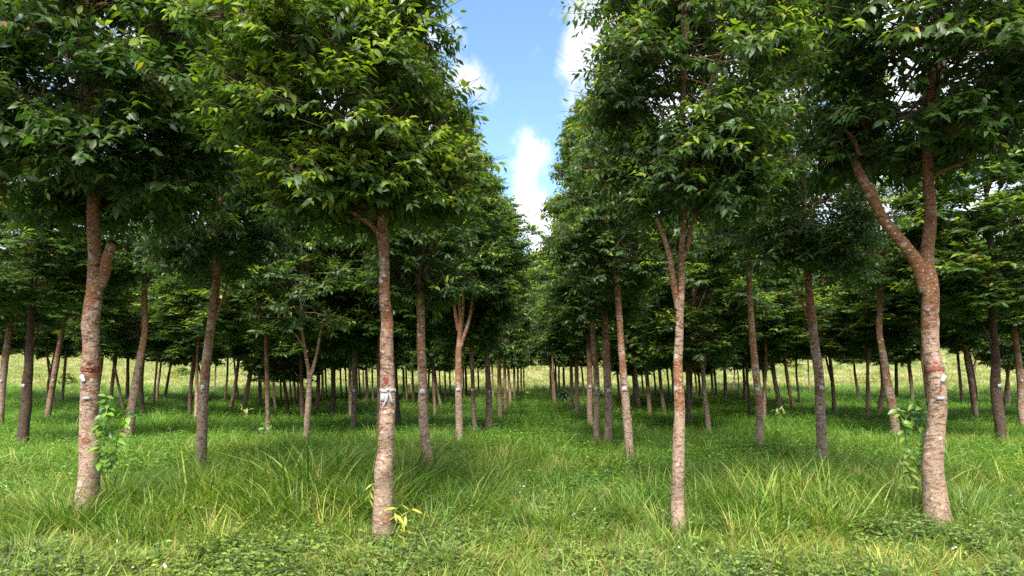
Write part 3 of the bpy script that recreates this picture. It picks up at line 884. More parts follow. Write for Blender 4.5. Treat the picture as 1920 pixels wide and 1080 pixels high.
T('pale-barked trunk directly left of the tagged dark one', [(658, 790), (657, 750), (656, 700), (657, 670)], [7, 7, 7, 6], ('mid', 1, 1.0, 6.4), (-0.1, 0.05, 0.5))
T('pinkish-brown thin trunk midway between the tagged dark tree and the ribboned tree', [(688, 768), (688, 730), (687, 700), (687, 670)], [6, 6, 6, 5], ('mid', 2, 1.0, 6.2), (0.0, 0.1, 0.3))
T('dark trunk partly hidden just left of the ribboned tree', [(709, 818), (710, 770), (710, 700), (711, 640), (711, 590)], [8, 8, 8, 8, 8], ('mid', 3, 1.05, 7.0), (0.1, 0.6, 0.5))
T('dark trunk with a thick foot just right of the ribboned tree', [(749, 806), (745, 770), (742, 720), (740, 660), (738, 600)], [14, 11, 10, 9, 8], ('mid', 4, 1.05, 7.0), (0.0, 0.8, 0.2))
T('slim grey-brown trunk right of the leaning tagged tree', [(816, 783), (814, 740), (812, 700), (812, 660)], [7, 7, 6, 5], ('mid', 0, 1.0, 6.8), (0.0, 0.3, 0.4))
T('short leaning brown trunk right of the leaning tagged tree', [(828, 770), (823, 745), (818, 720), (815, 690)], [8, 6, 5, 4], ('mid', 1, 0.9, 6.0), (0.15, 0.2, 0.4))
for k, (x, y, h, wv) in enumerate(((488, 768, 90, 7), (545, 757, 70, 4), (553, 762, 80, 4.5), (560, 770, 90, 4), (606, 760, 80, 5), (640, 748, 60, 4), (650, 752, 60, 3.5), (700, 758, 60, 4), (735, 752, 60, 4),
                                    (758, 756, 70, 5), (763, 757, 75, 4), (775, 757, 70, 5), (527, 760, 80, 4), (612, 752, 70, 4), (675, 752, 60, 4), (836, 752, 60, 4), (845, 748, 50, 4), (870, 750, 60, 4),
                                    (875, 746, 55, 5), (898, 748, 60, 4), (925, 750, 60, 4), (826, 746, 50, 3))):
    T('thin distant trunk among those showing against the yellow field, left of the avenue', [(x, y), (x - 1, y - h * .5), (x - 2, y - h)], [wv, wv, wv * .9], ('far', k % 4, 1.0, 6.3), (-0.08 if k % 2 else 0.1, 0.1 if k % 3 else 0.6, 0.4),
      group='distant trunks left of the avenue')
# right of the avenue
T('dark trunk half hidden behind the pale forked tree', [(1292, 802), (1291, 760), (1290, 710), (1288, 660)], [9, 9, 8, 7], ('mid', 1, 1.05, 7.0), (0.05, 0.6, 0.5), tags=[(1286, 723, 0.05, 0.05)])
T('slim trunk leaning left between the spotted tree and the pale forked tree', [(1247, 780), (1241, 740), (1237, 700), (1234, 660), (1230, 610)], [9, 8, 7, 7, 6], ('mid', 2, 1.05, 7.0), (0.05, 0.45, 0.4))
T('dark slim trunk just right of the spotted leaning tree', [(1218, 780), (1216, 740), (1212, 700), (1209, 650), (1207, 610)], [10, 9, 8, 7, 6], ('mid', 3, 1.05, 7.0), (0.05, 0.5, 0.6))
T('reddish twin stem growing beside the spotted leaning tree', [(1186, 762), (1189, 735), (1187, 700), (1184, 660)], [7, 6, 6, 5], ('mid', 4, 1.0, 6.6), (0.3, 0.1, 0.3))
T('thin crooked stem behind the spotted leaning tree', [(1196, 768), (1192, 740), (1191, 710), (1189, 670)], [5, 5, 5, 5], ('mid', 0, 0.9, 6.2), (-0.1, 0.0, 0.3))
T('brown slanting trunk forking at crown height, right of the pale forked tree', [(1329, 812), (1325, 770), (1321, 730), (1318, 700), (1314, 670), (1311, 640)], [11, 10, 10, 9, 7, 6], ('mid', 1, 1.05, 6.8), (0.0, 0.3, 0.5), limbs=[([(1319, 705), (1322, 680), (1322, 655)], [4, 4, 3], 0)])
T('small dark tree with a low three-way fork before the field', [(1361, 763), (1360, 730), (1359, 700), (1358, 685), (1357, 670)], [7, 7, 7, 6, 4], ('mid', 2, 1.1, 6.0), (0.0, 0.6, 0.3), limbs=[([(1358, 693), (1352, 680), (1347, 671)], [4, 3, 2], 0), ([(1360, 693), (1365, 682), (1368, 673)], [3, 2, 2], 0)])
T('pale bare-looking thin stem in the field', [(1376, 728), (1377, 705), (1378, 675)], [3.5, 3, 3], ('far', 1, 0.9, 6.0), (-0.2, 0.0, 0.3))
T('dark trunk left of the tagged tree under the right-hand crowns', [(1406, 783), (1403, 740), (1400, 700), (1398, 660)], [6, 6, 5, 5], ('mid', 3, 1.05, 6.8), (0.0, 0.7, 0.3))
T('reddish trunk just left of the tagged right-hand tree', [(1397, 754), (1395, 720), (1393, 680)], [7, 6, 5], ('mid', 4, 1.0, 6.4), (0.2, 0.15, 0.4))
T('long thin reddish trunk with red dot and white tag, right centre', [(1424, 845), (1425, 800), (1422, 760), (1419, 720), (1415, 680), (1411, 640), (1408, 590), (1406, 540), (1404, 500), (1402, 470)], [17, 17, 15, 15, 14, 13, 12, 11, 10, 9],
  ('near', 27, 1.0, 6.8, dict(young=0.1, tone=0.05, clumps=85)), (0.08, 0.0, 0.6), tags=[(1420, 730, 0.06, 0.07)], limbs=[([(1403, 490), (1395, 475), (1390, 462)], [5, 4, 3], 0), ([(1404, 495), (1415, 475), (1428, 466)], [5, 4, 3], 0)], extra='reddotn')
T('slim trunk just right of the tagged right-hand tree', [(1437, 760), (1433, 720), (1429, 670)], [7, 6, 5], ('mid', 0, 1.0, 6.6), (0.1, 0.2, 0.4))
for k, (x, y, h, wv) in enumerate(((1230, 744, 60, 4), (1263, 752, 70, 4), (1255, 750, 60, 4), (1297, 746, 55, 5), (1313, 744, 60, 5), (1337, 748, 65, 5), (1343, 742, 60, 4.5), (1161, 752, 70, 5), (1095, 745, 60, 4),
                                    (1206, 740, 60, 4), (1307, 750, 60, 4), (1387, 745, 60, 3))):
    T('thin distant trunk among those showing against the pale field, right of the avenue', [(x, y), (x - 2, y - h * .5), (x - 5, y - h)], [wv, wv, wv * .9], ('far' if k % 2 else 'mid', k % 4, 1.0, 6.2), (0.1, 0.15 if k % 3 else 0.6, 0.4),
      group='distant trunks right of the avenue')
# outer trees, which the photograph shows on both sides
SIDE = [
    ('dark-barked trunk with white square tag near the %s edge', [(1879, 838), (1876, 800), (1871, 760), (1868, 720), (1867, 680), (1864, 630), (1860, 580), (1856, 545)], [20, 19, 20, 20, 16, 14, 13, 12], ('mid', 2, 1.1, 6.8), (0.0, 0.85, 0.8), [(1875, 723, 0.07, 0.07)], [([(1864, 655), (1853, 630), (1842, 610)], [6, 5, 3], 0)]),
    ('speckled leaning trunk cut by the %s edge of the view', [(1922, 806), (1918, 770), (1915, 720), (1909, 670), (1903, 630), (1897, 590), (1889, 550)], [17, 16, 14, 13, 12, 11, 10], ('mid', 3, 1.1, 7.0), (0.03, 0.05, 0.8), [(1917, 714, 0.05, 0.06)], [([(1896, 580), (1900, 560), (1904, 545)], [5, 4, 3], 0)]),
    ('slim reddish leaning trunk between the %s edge trunk and the big banded trunk', [(1833, 790), (1828, 760), (1821, 720), (1815, 680), (1807, 640), (1799, 605), (1792, 585)], [9, 10, 11, 11, 10, 9, 7], ('mid', 4, 1.0, 6.8), (0.12, 0.1, 0.5), [(1821, 713, 0.05, 0.05)], [([(1796, 597), (1785, 592), (1775, 588)], [4, 3, 3], 0)]),
    ('lichen-spotted slanting trunk on the inner side of the %s big banded trunk', [(1681, 828), (1676, 790), (1670, 750), (1664, 710), (1656, 670), (1650, 620), (1650, 570), (1649, 520), (1648, 485)], [15, 16, 17, 16, 14, 12, 11, 10, 9], ('near', 28, 1.0, 7.0, dict(young=0.16, tone=0.12, clumps=85)), (0.05, 0.0, 0.7), [], []),
    ('thin straight dark stem right beside the reddish leaning one, %s side', [(1804, 758), (1801, 720), (1797, 680), (1795, 650)], [6, 6, 5, 5], ('mid', 0, 1.0, 6.4), (0.0, 0.5, 0.3), [], []),
    ('dark forked young tree standing in the field grass, %s side', [(1831, 757), (1829, 720), (1824, 690), (1819, 665)], [5, 5, 4, 3], ('far', 1, 0.8, 6.0), (0.0, 0.6, 0.3), [], [([(1824, 690), (1830, 672), (1836, 660)], [2, 2, 1.5], 0)]),
    ('grey-brown trunk close behind the %s big banded trunk', [(1712, 758), (1709, 720), (1704, 680), (1702, 640), (1701, 600)], [7, 7, 7, 7, 6], ('mid', 1, 1.05, 7.0), (0.0, 0.55, 0.4), [], [([(1702, 650), (1695, 630), (1688, 615)], [3, 3, 2], 0)]),
    ('thin trunk rising between close leaning stems, %s side', [(1681, 752), (1681, 715), (1680, 680), (1679, 640)], [7, 7, 6, 5], ('mid', 2, 1.0, 6.6), (0.0, 0.45, 0.4), [], []),
    ('short-footed dark trunk behind the lichen-spotted slanting trunk, %s side', [(1648, 782), (1653, 755), (1655, 720), (1652, 680), (1650, 640)], [10, 9, 8, 7, 6], ('mid', 3, 1.0, 6.8), (0.1, 0.45, 0.3), [], []),
    ('reddish trunk partly behind the %s big banded trunk', [(1742, 770), (1736, 720), (1731, 680), (1726, 640), (1719, 605)], [8, 8, 8, 7, 6], ('mid', 4, 1.05, 7.0), (0.25, 0.15, 0.5), [], [([(1722, 615), (1712, 598), (1702, 582)], [4, 3, 3], 0)]),
    ('slim dark trunk on the inner side of the %s tall tagged tree', [(1565, 783), (1563, 740), (1559, 700), (1554, 650), (1550, 600)], [9, 8, 7, 6, 6], ('mid', 0, 1.05, 7.0), (0.05, 0.45, 0.4), [], [([(1561, 720), (1554, 690), (1549, 670)], [5, 4, 4], 0)]),
    ('small bushy-headed tree with a bent dark stem before the field, %s side', [(1612, 752), (1607, 725), (1603, 700), (1601, 685)], [7, 6, 5, 4], ('mid', 1, 1.15, 5.4), (0.05, 0.5, 0.3), [], []),
    ('very thin pale stem beside the small bushy-headed tree, %s side', [(1631, 763), (1629, 725), (1627, 690), (1624, 650)], [4, 4, 4, 4], ('mid', 2, 0.8, 5.6), (-0.05, 0.25, 0.3), [], []),
    ('crooked black stem left standing in grass before the field, %s side', [(1502, 763), (1497, 735), (1494, 700), (1493, 670)], [5, 5, 4, 4], ('mid', 3, 1.0, 6.0), (0.0, 0.8, 0.2), [], []),
    ('reddish leaning trunk beside the crooked black stem, %s side', [(1489, 770), (1482, 740), (1476, 705), (1471, 665), (1470, 640)], [9, 8, 7, 6, 6], ('mid', 4, 1.0, 6.6), (0.2, 0.15, 0.5), [], []),
    ('brown leaning trunk with yellowed drooping leaves at its foot, %s side', [(1463, 775), (1458, 740), (1451, 700), (1446, 650), (1441, 610)], [9, 9, 9, 8, 7], ('mid', 0, 1.05, 7.0), (0.1, 0.35, 0.5), [], []),
    ('pale thin stem showing against the field, %s side', [(1519, 739), (1517, 715), (1515, 685)], [3.5, 3, 3], ('far', 2, 0.9, 5.8), (-0.2, 0.0, 0.3), [], []),
]
for lab, pts, wd, cr, colr, tg, lm in SIDE:
    T(lab % 'right', pts, wd, cr, colr, tags=tg, limbs=lm, near=(cr[0] == 'near'))
    if 'left standing' in lab:
        lab = lab.replace('left standing', 'standing')
    cr2 = (cr[0], cr[1] + 40 if cr[0] == 'near' else (cr[1] + 1) % 4, *cr[2:])
    T(lab % 'left', mirror(pts), wd, cr2, colr, tags=[(1920 - a, b, c, d) for a, b, c, d in tg], limbs=[(mirror(p), w_, o_) for p, w_, o_ in lm], near=(cr[0] == 'near'))
    TREES[-1]['rot'] = 2.0
TREES[-2 * len(SIDE) + 2 * 13]['label'] = 'crooked black stem standing in grass before the field, right side'

BUILT = []


ANCHORS = []


def own_labels():
    named = [t for t in TREES if t['group'] == 'plantation trees in rows']
    short = [(t['pts'][0][0], n) for t, n in ((TREES[2], 'the ribboned trunk'), (TREES[3], 'the leaning tagged trunk'), (TREES[4], 'the pale V-forked trunk'), (TREES[8], 'the many-stemmed tree'))]
    for t in TREES:
        lab = t['label']
        for nm, s_ in (('lichen-dotted trunk with white tag, dark bark', 'the dark tagged trunk'), ('small pale tree forking', 'the low-forking tree'), ('lichen-spotted trunk right of the avenue', 'the spotted leaning trunk'),
                       ('lichen-dotted brown trunk with white tag', 'the thickest of three close trunks'), ('very dark thick trunk', 'the very dark thick trunk'), ('brown trunk with round white tag', 'the round-tagged trunk'),
                       ('dark trunk at the right edge of the avenue', 'the last dark avenue trunk'), ('long thin reddish trunk', 'the tagged trunk at right centre'), ('brown slanting trunk', 'the brown slanting trunk'),
                       ('slim leaning trunk beside the avenue, seventh', 'the seventh left avenue tree')):
            if lab.startswith(nm):
                short.append((t['pts'][0][0], s_))
    ANCHORS.extend(short)
    used = {}
    for t in TREES:
        if t['group'] == 'plantation trees in rows':
            continue
        x = t['pts'][0][0]
        near_ = min(short, key=lambda q: abs(q[0] - x))
        dark = 'dark' if t['color'][1] > 0.5 else ('reddish' if t['color'][0] > 0.07 else 'pale')
        rel = 'left' if x < near_[0] else 'right'
        key = (dark, rel, near_[1])
        used[key] = used.get(key, 0) + 1
        t['label'] = ('thin %s distant trunk close to the %s of %s' % key) if used[key] == 1 else ('%s thin %s distant trunk counting out %s from %s' % ({2: 'second', 3: 'third', 4: 'fourth', 5: 'fifth'}.get(used[key], 'further'), dark, rel, near_[1]))


own_labels()


def build_tree(i, tr):
    bx, by = tr['pts'][0]
    Y = tr['Y'] or solve_depth(bx, by)
    X = (bx - CX) / F * Y
    root = link('tree', None, None, (X, Y, float(ground_z(X, Y))))
    root.empty_display_size = 0.3
    tag(root, tr['label'], 'tree', tr['group'])
    near = tr['near'] or Y < 14
    kind, idx, rsc, Htop = tr['crown'][:4]
    rs = np.random.RandomState(i + 900)
    top_z = float(at(*tr['pts'][-1], Y).z - root.location.z)
    base = top_z
    if kind in ('mid', 'far') and Y > 16:
        base = min(max(base, 2.3), 2.9 + 0.4 * rs.randn())
        base += 0.35 if abs(bx - 960) > 480 else 0.1
    o, C, Rr = build_trunk(root, tr['pts'], Y, tr['w'], near, tr['knots'], seed=i * 3 + 1, color=tr['color'], min_top=base + 0.15)
    for k, (pts, wd, doff) in enumerate(tr['limbs']):
        build_trunk(root, pts, Y, wd, near, (), 'limb', i * 7 + k, 0.04, False, (tr['color'][0] + 0.05, tr['color'][1], tr['color'][2]), doff)
    for tg in tr['tags']:
        add_tag(root, C, Rr, tg[0], tg[1], Y, tg[2], tg[3], tilt=random.Random(i).uniform(-0.15, 0.15))
    opts = tr['crown'][4] if len(tr['crown']) > 4 else {}
    Htop = Htop * (1 + 0.05 * rs.randn() * (0 if tr['near'] else 1))
    if tr['near']:
        base -= 0.3
    hs = (Htop - base) / 4.5
    base += opts.get('base_up', 0.0)
    cpos = (float(np.interp(base, C[:, 2], C[:, 0])) + 0.0, float(np.interp(base, C[:, 2], C[:, 1])), base)
    lead_r = max(0.03, float(np.interp(base, C[:, 2], Rr)) * 0.95)
    if kind in ('near', 'young'):
        o_ = dict(clumps=130, sprays=25, leaves=10, L=0.096)
        if kind == 'young':
            o_ = dict(clumps=34, sprays=14, leaves=9, H=2.4, R=0.95, young=0.12, tone=0.25, L=0.12)
            hs = 1.0
            root['label'] = tr['label']
        o_.update({k_: v_ for k_, v_ in opts.items() if k_ != 'base_up'})
        if kind == 'near':
            o_['H'] = 4.5 * hs
            o_['R'] = 1.15 * rsc - 0.22
            o_['clumps'] = int(o_['clumps'] * (0.6 + 0.4 * rsc ** 2 * hs))
        D = crown_data(idx, **o_)
        keep = None
        nleaf = LEAF_COUNT.get(idx, 0)
        if nleaf:
            keep = add_leaf_objects(D, root, cpos, 1.0, nleaf)
        fo = link('foliage', foliage_mesh('foliage', D, LT_MID, keep), root, cpos)
        tag(fo, kind='stuff')
        for (v, t) in limb_tubes(D, lead_r, 7):
            l_ = link('limb', mesh_np('limb', v, t, [M_BARK], smooth=True), root, cpos)
            l_.color = (0.22 + tr['color'][0], 0.15, 0.3, 1)
    else:
        fm, lm = (MIDS if kind == 'mid' else FARS if kind == 'far' else LIGHTS)[idx % (5 if kind == 'mid' else 4 if kind == 'far' else 3)]
        q = rsc * (1 + 0.07 * rs.randn()) * (1.28 if abs(X) > 2.8 else (0.8 if Y > 28 else 1.0))
        sc = (q, q, hs)
        rz = rs.rand() * 6.28
        fo = link('foliage', fm, root, cpos)
        tag(fo, kind='stuff')
        lo = link('limb_framework', lm, root, cpos)
        lo.color = (0.2 + tr['color'][0], max(0.2, tr['color'][1]), 0.3, 1)
        for a in (fo, lo):
            a.scale = sc
            a.rotation_euler = (0, 0, rz)
    BUILT.append((X, Y))
    return root, C, Rr, Y


# how many leaves of each near crown become objects of their own
LEAF_COUNT = {11: 300, 12: 300, 21: 300, 22: 260, 23: 300, 24: 240, 25: 240, 26: 220}
for i, tr in enumerate(TREES):
    root, C, Rr, Y = build_tree(i, tr)
    ex = tr['extra']
    if ex in ('big', 'bigm'):
        sg = 1 if ex == 'big' else -1
        z = at(0, 692, Y).z - root.location.z
        patch_on(root, 'paint_band', M_RED, C, Rr, z, 0.021, 0.0, 1.75, 3)
        z2 = at(0, 680, Y).z - root.location.z
        patch_on(root, 'paint_dab', M_REDD, C, Rr, z2, 0.011, 0.25 * sg, 0.25, 4)
        add_tag(root, C, Rr, 960 + sg * (1763 - 960), 710, Y, 0.05, 0.075, M_FOIL, False, 0.5 * sg, 'crumpled silvery foil tag')
        add_tag(root, C, Rr, 960 + sg * (1757 - 960), 746, Y, 0.065, 0.028, M_RIB, False, 0.0, 'grey oblong patch of tape')
    if ex in ('reddot', 'reddotm', 'reddotc', 'reddotn', 'ribbon'):
        y0 = {'reddot': 707, 'reddotm': 707, 'reddotc': 715, 'reddotn': 716, 'ribbon': 714}[ex]
        z = at(0, y0, Y).z - root.location.z
        patch_on(root, 'paint_dab', M_REDD if ex != 'reddotc' else M_RED, C, Rr, z, 0.02, -0.2 if ex == 'ribbon' else 0.1, 0.32, 7)
    if ex == 'ribbon':
        z = at(0, 731, Y).z - root.location.z
        patch_on(root, 'ribbon', M_RIB, C, Rr, z, 0.012, 0.0, 3.1, 5, 0.004)
        r = float(np.interp(z, C[:, 2], Rr))
        cx = float(np.interp(z, C[:, 2], C[:, 0]))
        cy = float(np.interp(z, C[:, 2], C[:, 1]))

        def tail(pts, w):
            V, t = [], []
            for k, (a, dzz, out) in enumerate(pts):
                x_, y_ = cx + (r * 1.08 + out) * math.sin(a), cy - (r * 1.08 + out) * math.cos(a)
                ww = w[k]
                V += [(x_ - ww, y_, z + dzz - 0.3 * ww), (x_ + ww, y_ - 0.004, z + dzz + 0.3 * ww)]
            for k in range(len(pts) - 1):
                q = 2 * k
                t += [[q, q + 1, q + 3], [q, q + 3, q + 2]]
            ob = link('ribbon_tail', mesh_np('ribbon_tail', np.array(V), np.array(t), [M_RIB], smooth=True), root)
            m = ob.modifiers.new('thick', 'SOLIDIFY')
            m.thickness = 0.0015
            return ob
        tail([(0.25, 0.0, .006), (0.15, -0.05, .012), (-0.05, -0.1, .012), (-0.35, -0.145, .010), (-0.6, -0.185, .006)], [.006, .009, .010, .010, .008])
        tail([(0.28, 0.0, .006), (0.42, -0.05, .010), (0.55, -0.095, .010), (0.8, -0.135, .008)], [.006, .013, .014, .010])
        V, t = tube(catmull([(cx + r * .2, cy - r - .012, z - .012), (cx + r * .28, cy - r - .02, z), (cx + r * .2, cy - r - .014, z + .014)], 7), np.array([.006, .01, .012, .013, .012, .01, .006]), 8)
        link('ribbon_knot', mesh_np('ribbon_knot', V, t, [M_RIB], smooth=True), root)
        add_tag(root, C, Rr, 721, 745, Y, 0.07, 0.065, M_TAG, True, 0.12)

# ------------------------------------------------------------------ more trees of the plantation and the slope behind it
rs = np.random.RandomState(77)


def simple_tree(X, Y, kind, idx, q, Htop, base, label, group, color, rad=0.06, cat='tree'):
    root = link('tree', None, None, (X, Y, float(ground_z(X, Y))))
    tag(root, label, cat, group)
    n = 14
    lean = rs.randn(2) * 0.3
    zz = np.linspace(-0.05, base + 0.1, n)
    u = zz / (base + 0.1)
    P = np.stack([lean[0] * u + 0.03 * np.sin(u * 5 + idx), lean[1] * u, zz], 1)
    V, t = tube(P, np.linspace(rad, rad * 0.65, n), 7, idx, 0.06)
    o = link('trunk', mesh_np('trunk', V, t, [M_BARK], smooth=True), root)
    o.color = (*color, 1)
    fm, lm = (MIDS if kind == 'mid' else FARS if kind == 'far' else LIGHTS)[idx % (5 if kind == 'mid' else 4 if kind == 'far' else 3)]
    H0 = 4.5
    rz = rs.rand() * 6.28
    for nm, me in (('foliage', fm), ('limb_framework', lm)):
        a = link(nm, me, root, (P[-1, 0], P[-1, 1], base))
        a.scale = (q, q, (Htop - base) / H0)
        a.rotation_euler = (0, 0, rz)
        a.color = (0.2, 0.2, 0.3, 1)
        if nm == 'foliage':
            tag(a, kind='stuff')
    BUILT.append((X, Y))
    return root


cnt = 0
DEEP = []
for Y in np.arange(17, 46, 3.7):
    half = 0.80 * Y
    for col_ in range(-14, 15):
        X = 0.055 + (col_ + 0.5) * 3.05 + 0.022 * Y + rs.randn() * 0.15
        Yj = Y + rs.randn() * 0.4
        if abs(X) > half + 2:
            continue
        px = CX + F * X / Yj
        outer = abs(px - 960) > 470
        if outer and (Yj > 40 or Yj < 17):
            continue
        if not outer and Yj < 24:
            continue
        if 975 < px < 1020:
            continue
        if min((X - a) ** 2 + (Yj - b) ** 2 for a, b in BUILT) < 4.6:
            continue
        if outer and rs.rand() < 0.12:
            continue
        cnt += 1
        side = 'left' if px < 985 else 'right'
        rt_ = simple_tree(X, Yj, 'mid' if Yj < 34 else 'far', rs.randint(5), (1.3 if abs(X) > 2.8 else 0.78) + 0.1 * rs.rand(), 6.6 + 0.9 * rs.randn(), (3.2 if outer else 2.7) + 0.5 * rs.randn(),
                    'slim trunked tree deep in the plantation rows on the %s' % side, 'trees deep in the plantation, %s' % side, (0.08, 0.35 * rs.rand(), 0.5), 0.055 + 0.015 * rs.rand())
        DEEP.append((Yj, px, rt_))
ORD = {1: 'nearest', 2: 'second', 3: 'third', 4: 'fourth', 5: 'fifth', 6: 'sixth'}
seen_ = {}
OUT = [(165, 'the left big banded trunk'), (1755, 'the right big banded trunk'), (378, 'the left red-dot trunk'), (1541, 'the right red-dot trunk')]
for Yj, px, rt_ in sorted(DEEP, key=lambda q: q[0]):
    a_ = min(ANCHORS + OUT, key=lambda q: abs(q[0] - px))
    key = ('left' if px < a_[0] else 'right', a_[1])
    seen_[key] = seen_.get(key, 0) + 1
    rt_['label'] = '%s slim tree deep in rows, %s of %s' % (ORD.get(seen_[key], 'far'), key[0], key[1])
for k in range(64):
    Y = 78 + rs.rand() * 45
    X = (-0.86 + 1.72 * (k + rs.rand()) / 64) * Y
    simple_tree(X, Y, 'light', k, 1.9 + 0.7 * rs.rand(), 10.5 + 2.5 * rs.rand(), 1.6 + rs.rand(), 'light green tree on the slope beyond the field', 'trees on the slope beyond the field', (0.0, 0.3, 0.2), 0.16)
print('fill trees', cnt)


# ------------------------------------------------------------------ grass, weeds, flowers (instanced tufts, one object each)
def blade_tuft(seed, n, h, spread, width, lean, cols, curl=0.5, dead=0.06):
    rs_ = np.random.RandomState(seed)
    a = rs_.rand(n) * 6.283
    r = spread * np.sqrt(rs_.rand(n))
    base = np.stack([np.cos(a) * r, np.sin(a) * r, np.full(n, -0.01)], 1)
    az = a + rs_.randn(n) * 0.9
    out = np.stack([np.cos(az), np.sin(az), np.zeros(n)], 1)
    H = h * (0.45 + 0.75 * rs_.rand(n))
    ln = lean * (0.3 + rs_.rand(n)) * H
    cv = curl * rs_.rand(n) * H
    w = width * (0.6 + 0.7 * rs_.rand(n))
    side = np.stack([-np.sin(az + rs_.randn(n) * .5), np.cos(az), np.zeros(n)], 1)
    V, K = [], 4
    for i_, f in enumerate((0.0, 0.35, 0.7, 1.0)):
        c = base + out * (ln * f + cv * f * f)[:, None] + np.array([0, 0, 1.0]) * (H * (f - 0.28 * curl * f ** 3))[:, None]
        ww = w * (1 - f ** 1.8 * 0.85) * 0.5
        if f < 1:
            V += [c - side * ww[:, None], c + side * ww[:, None]]
        else:
            V += [c]
    V = np.stack(V, 1)
    tt = np.array([[0, 1, 3], [0, 3, 2], [2, 3, 5], [2, 5, 4], [4, 5, 6]])
    t = (tt[None] + (np.arange(n) * 7)[:, None, None]).reshape(-1, 3)
    g = rs_.rand(n)[:, None]
    c0, c1 = np.array(cols[0]), np.array(cols[1])
    C = c0 * (1 - g) + c1 * g
    dd = (rs_.rand(n) < dead)[:, None]
    C = np.where(dd, np.array([[0.30, 0.22, 0.10]]), C)
    return V.reshape(-1, 3), t, np.repeat(C, 7, 0)


def weed_tuft(seed, stems, h, L, cols, spread=0.08, asp=0.55):
    rs_ = np.random.RandomState(seed)
    P, Dd, Up, LL = [], [], [], []
    SA, SB = [], []
    for s in range(stems):
        a = rs_.rand() * 6.28
        b = np.array([math.cos(a), math.sin(a), 0]) * spread * rs_.rand()
        top = b + np.array([rs_.randn() * 0.25 * h, rs_.randn() * 0.25 * h, h * (0.6 + 0.6 * rs_.rand())])
        SA.append(b)
        SB.append(top)
        m = 4 + rs_.randint(3)
        ph = rs_.rand() * 3
        for k in range(m):
            f = (k + 1) / m
            p = b * (1 - f) + top * f
            for q in (0, 1):
                an = ph + k * 1.57 + q * 3.14159
                P.append(p)
                Dd.append([math.cos(an), math.sin(an), 0.15 - 0.3 * rs_.rand() + 0.4 * (f > 0.9)])
                LL.append(L * (1.15 - 0.5 * f) * (0.7 + 0.5 * rs_.rand()))
    P, Dd = np.array(P), norm(np.array(Dd))
    LL = np.array(LL)
    s_, n_ = leaf_frames(P, Dd, np.array([[0, 0, 1.0]]) + rs_.randn(len(P), 3) * 0.15, rs_.randn(len(P)) * 0.2)
    g = rs_.rand(len(P))[:, None]
    C = np.array(cols[0]) * (1 - g) + np.array(cols[1]) * g
    V, t, C = leaf_geo(P, Dd, s_, n_, LL, LL * asp, C, LT_MID, curve=0.25)
    V2, t2 = thin_twigs(SA, SB, 0.0022, 0.0014)
    return np.vstack([V, V2]), np.vstack([t, t2 + len(V)]), np.vstack([C, np.full((len(V2), 3), 0.09)])


def flower_tuft(seed):
    rs_ = np.random.RandomState(seed)
    V, t, nb = [], [], 0
    mi = []
    for k in range(3):
        top = np.array([rs_.randn() * 0.03, rs_.randn() * 0.03, 0.9 + 0.1 * rs_.rand()]) * np.array([1, 1, 0.2])
        v2, t2 = thin_twigs([[0, 0, 0]], [top], 0.0012, 0.0008)
        V.append(v2); t.append(t2 + nb); mi += [1] * len(t2); nb += len(v2)
        r = 0.010 + 0.005 * rs_.rand()
        tilt = norm(np.array([rs_.randn() * 0.4, -0.5 + rs_.randn() * 0.4, 1.0]))
        u = norm(np.cross(tilt, [1.0, 0, 0]))
        w = np.cross(tilt, u)
        for p in range(5):
            a = p * 1.2566
            d = math.cos(a) * u + math.sin(a) * w
            e = -math.sin(a) * u + math.cos(a) * w
            vv = np.array([top, top + d * r * .7 + e * r * .38, top + d * r + tilt * .002, top + d * r * .7 - e * r * .38])
            V.append(vv); t.append(np.array([[0, 1, 2], [0, 2, 3]]) + nb); mi += [0, 0]; nb += 4
    return np.vstack(V), np.vstack(t), np.array(mi)


